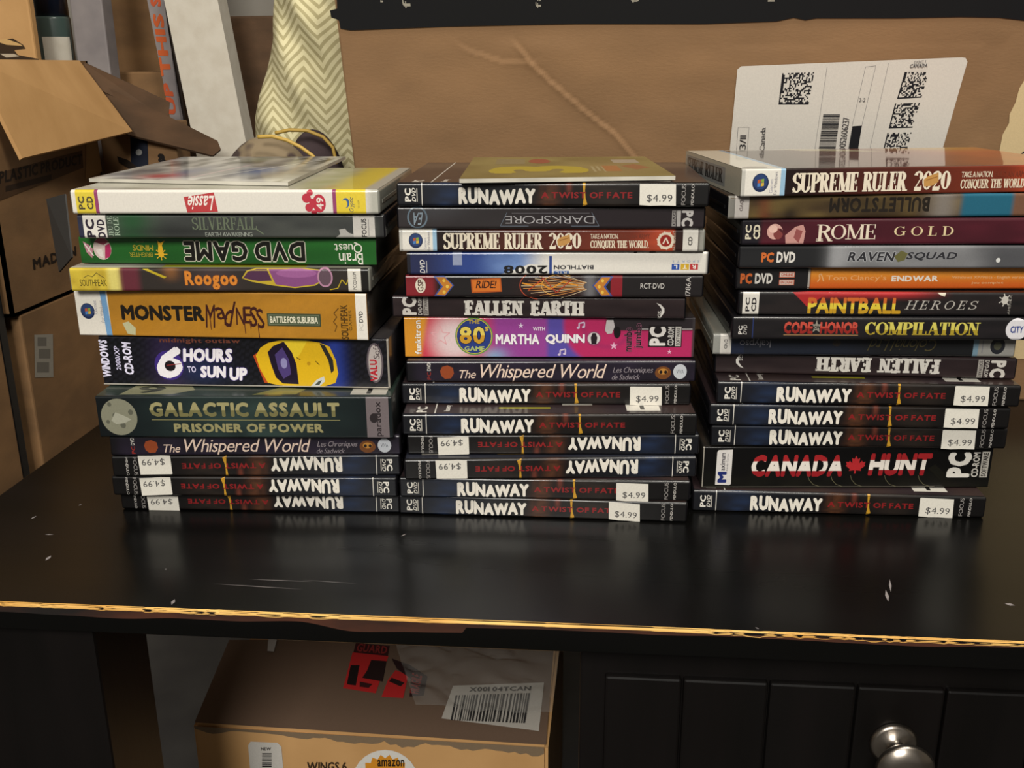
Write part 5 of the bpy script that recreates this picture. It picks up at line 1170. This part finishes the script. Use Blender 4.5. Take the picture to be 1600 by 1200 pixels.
# camouflage pouch with yellow piping, on the table behind the left stack
pz = 226
pouch = empty('camouflage_pouch', (-196, 245, 0)); tag(pouch, 'round camouflage pouch with yellow piping behind the left stack', 'pouch')
def dome(bm, cx, cy, rx, ry, h, n=36, rings_=14):
    pr = [(1, 0), (1.02, h*.4), (1.0, h*.7)]+[(math.cos(a_), h*.7+h*.3*math.sin(a_)) for a_ in [i*math.pi/2/10 for i in range(1, 10)]]+[(.03, h)]
    rs = []
    for q, z in pr: rs.append([bm.verts.new((cx+rx*q*math.cos(2*math.pi*i/n), cy+ry*q*math.sin(2*math.pi*i/n), z)) for i in range(n)])
    for a_, b_ in zip(rs, rs[1:]):
        for i in range(n): bm.faces.new((a_[i], a_[(i+1) % n], b_[(i+1) % n], b_[i]))
    bm.faces.new(rs[0]); bm.faces.new(rs[-1])
p1, p2 = at(445, 212, 1, 220), at(490, 204, 1, 250)
bm = bmesh.new(); dome(bm, at(415, 230, 1, 220).x, 222, 46, 34, p1.z); put(pouch, from_bm('pouch_front', bm, 'camouflage', None, True))
bm = bmesh.new(); dome(bm, at(487, 230, 1, 262).x, 268, 30, 22, p2.z); put(pouch, from_bm('pouch_back', bm, 'purple_cloth', None, True))
def tube(bm, pts, r, n=8):
    prev = None
    for i, p in enumerate(pts):
        p = Vector(p); d = (Vector(pts[min(i+1, len(pts)-1)])-Vector(pts[max(i-1, 0)])).normalized(); u = d.orthogonal().normalized(); w = d.cross(u)
        ring = [bm.verts.new(p+u*r*math.cos(2*math.pi*k/n)+w*r*math.sin(2*math.pi*k/n)) for k in range(n)]
        if prev:
            best = min(range(n), key=lambda s: sum((prev[k].co-ring[(k+s) % n].co).length for k in range(n)))
            ring = ring[best:]+ring[:best]
            for k in range(n): bm.faces.new((prev[k], prev[(k+1) % n], ring[(k+1) % n], ring[k]))
        else: bm.faces.new(ring)
        prev = ring
    bm.faces.new(prev[::-1])
def arc_px(pts, Y, n=14):
    o_ = []
    for k in range(len(pts)-1):
        for s in range(5): q = s/5; o_.append(at(pts[k][0]*(1-q)+pts[k+1][0]*q, pts[k][1]*(1-q)+pts[k+1][1]*q, 1, Y))
    return o_+[at(*pts[-1], 1, Y)]
for pl, Y in (([(403, 214), (425, 213), (448, 219), (470, 230), (488, 243), (500, 258)], 196), ([(430, 208), (452, 203), (480, 204), (505, 214), (520, 230), (526, 256)], 243)):
    bm = bmesh.new(); tube(bm, arc_px(pl, Y), 1.5); put(pouch, from_bm('piping', bm, 'piping', None, True))

# ------------------------------------------------------------------ carton under the table
UZ = -250.0
U = [at(300, 1132, 2, UZ), at(856, 1168, 2, UZ)]
ux = (U[1]-U[0]).normalized(); uy = Vector((-ux.y, ux.x, 0)); UD = 230; UWd = (U[1]-U[0]).length
ub = empty('cardboard_box', ((U[0].x+U[1].x)/2, U[0].y+UD/2, FLOOR)); tag(ub, 'taped shipping box with red stickers standing on the floor under the table', 'box')
bm = bmesh.new(); lo = [U[0], U[1], U[1]+uy*UD, U[0]+uy*UD]
hexa(bm, [(p.x, p.y, FLOOR) for p in lo], [(p.x, p.y, UZ) for p in lo]); bmesh.ops.bevel(bm, geom=bm.edges[:], offset=3, segments=2, affect='EDGES')
put(ub, from_bm('carton_body', bm, 'kraft_pale'))
ulev = [.4]
utop = lambda x, y, L: (x, y, UZ+ulev[0]+L)
uc = lambda u, v: (lambda p: (p.x, p.y))(at(u, v, 2, UZ+.5))
def onto(nm, items, m='ink_matte'):
    global a
    a = Free(utop, uc, .06); ulev[0] += .3
    for kind, *q in items:
        if kind == 'p': a.poly(q[0], q[1])
        else:
            st, tl, tr, br, bl, col, rot = q; P = [uc(*c) for c in (tl, tr, br, bl)]; vs_, fs_ = sans(st, .03, 0, None)
            if rot == 90: vs_ = [(1-y_, x_) for x_, y_ in vs_]
            a._add([tuple((P[0][k]*(1-s)+P[1][k]*s)*(tu)+(P[3][k]*(1-s)+P[2][k]*s)*(1-tu) for k in (0, 1)) for s, tu in vs_], fs_, [C(col)]*len(fs_))
    return put(ub, a.make(nm, None, m))
onto('kraft_tape', [('p', [(304, 1129), (853, 1164), (866, 1000), (358, 1000)], '#6e5848')])
onto('red_sticker', [('p', [(556, 1005), (609, 1010), (606, 1026), (552, 1021)], '#3a1214'), ('p', [(551, 1020), (607, 1026), (587, 1084), (536, 1076)], '#c02626'),
                     ('p', [(548, 1040), (562, 1040), (556, 1072), (542, 1070)], '#1c0e0e'), ('p', [(580, 1032), (604, 1034), (598, 1066), (566, 1060), (574, 1048)], '#241010'), ('p', [(562, 1066), (582, 1070), (576, 1076), (562, 1074)], '#3a1214'),
                     ('t', 'GUARD', (560, 1006), (606, 1011), (604, 1023), (556, 1019), '#8a2a26', 0)])
onto('red_sticker', [('p', [(606, 1064), (618, 1048), (638, 1056), (630, 1092), (596, 1090)], '#c02626'), ('p', [(612, 1030), (640, 1040), (668, 1058), (662, 1088), (640, 1090), (642, 1062), (620, 1046)], '#2a1012'),
                     ('p', [(612, 1060), (632, 1068), (626, 1074), (608, 1066)], '#241010'), ('t', 'FRAGILE', (644, 1052), (660, 1058), (654, 1086), (640, 1084), '#8a2a26', 90)])
it = [('p', [(708, 1073), (850, 1068), (842, 1144), (690, 1124)], '#b9b2a8')]
x = 712.0
while x < 826:
    w = random.choice((1.2, 1.8, 3.0)); it.append(('p', [(x, 1088-(x-712)*.01), (x+w, 1088-(x-712)*.01), (x+w-8, 1127+(x-712)*.06), (x-8, 1127+(x-712)*.06)], '#2c2a2a')); x += w+random.choice((1.4, 2.2, 3.4))
it.append(('t', 'X001 04TCAN', (734, 1078), (830, 1076), (829, 1083), (733, 1085), '#3a3636', 0))
onto('barcode_label', it)
onto('white_tag', [('p', [(420, 995), (434, 996), (428, 1020), (418, 1019)], '#bdb9b6')])
uf = lambda x, z, L: tuple(U[0]+ux*x-uy*(.6+L)+Vector((0, 0, z-UZ)))
def ufc(u, v):
    d = ray(u, v); t = (U[0]-CAMPOS).dot(uy)/d.dot(uy); p = CAMPOS+d*t; return ((p-U[0]).dot(ux), p.z)
def qt(st, u0, v0, u1, v1, col, rot=0, b=.03):
    P = [ufc(u0, v0), ufc(u1, v0), ufc(u1, v1), ufc(u0, v1)]; vs_, fs_ = sans(st, b, 0, None)
    if rot == 90: vs_ = [(1-y_, x_) for x_, y_ in vs_]
    a._add([tuple((P[0][k]*(1-s)+P[1][k]*s)*tu+(P[3][k]*(1-s)+P[2][k]*s)*(1-tu) for k in (0, 1)) for s, tu in vs_], fs_, [C(col)]*len(fs_))
a = Free(uf, ufc, .05)
a.poly([(392, 1158), (434, 1160), (440, 1166), (448, 1260), (396, 1260), (388, 1164)], '#c9c4bc'); qt('NEW', 408, 1167, 424, 1172, '#3a3636')
y = 1176
while y < 1250: h = random.choice((1, 1.6, 2.4)); a.poly([(410, y), (425, y), (425, y+h), (410, y+h)], '#2c2a2a'); y += h+random.choice((1, 1.5, 2.4))
put(ub, a.make('barcode_label', None, 'ink_matte'))
a = Free(uf, ufc, .05); qt('WINGS 6', 480, 1190, 542, 1204, '#3a2a1a'); put(ub, a.make('printing', None, 'ink_matte'))
a = Free(uf, ufc, .05); a.ell(602, 1222, 52, 51, '#d6d2ca'); a.poly([(602+(44 if i % 2 else 38)*math.cos(i*math.pi/20), 1222+(44 if i % 2 else 38)*math.sin(i*math.pi/20)) for i in range(40)], '#d08a24')
qt('amazon', 590, 1186, 632, 1197, '#2a1c0c'); qt('renewed', 575, 1199, 632, 1206, '#5a3a10', 0, .0)
put(ub, a.make('round_sticker', None, 'ink_matte'))
a = Free(uf, ufc, .05)
edge = [(303, 1134), (400, 1140), (520, 1147), (640, 1154), (760, 1161), (852, 1167)]; lowr = []
for i in range(60):
    u = 850-545*i/59; v = 1167-33*(850-u)/547; lowr.append((u, v+3+9*vnoise(u*.03, 3, 2)+5*vnoise(u*.2, 7, 4)*ss(420, 520, u)))
pts = [ufc(*p) for p in edge+lowr]
for i in range(len(edge)-1): pass
top_ = [(303+547*i/59, 1134+33*i/59) for i in range(60)]; P_ = [ufc(*p) for p in top_]; Q_ = [ufc(*p) for p in reversed(lowr)]
a._add(P_+Q_, [(i, i+1, 61+i, 60+i) for i in range(59)], [C('#7b6852')]*59)
put(ub, a.make('frayed_tape', None, 'ink_matte'))
# loose shiny packing film over the right of the lid
vs, fs = [], []; c4 = [Vector((*uc(650, 1112), 0)), Vector((*uc(862, 1122), 0)), Vector((*uc(880, 985), 0)), Vector((*uc(610, 985), 0))]; N = 44
for j in range(N+1):
    for i in range(N+1):
        s, t_ = i/N, j/N; p = (c4[0]*(1-s)+c4[1]*s)*(1-t_)+(c4[3]*(1-s)+c4[2]*s)*t_
        vs.append((p.x, p.y, UZ+3.2+26*(.25+.75*t_)*abs(vnoise(s*5+t_*3, t_*6, 3)-.5)+5*abs(vnoise(s*9, t_*8, 5)-.5)))
for j in range(N):
    for i in range(N): k = j*(N+1)+i; fs.append((k, k+1, k+N+2, k+N+1))
put(ub, link('packing_film', vs, fs, 'cling_film'))
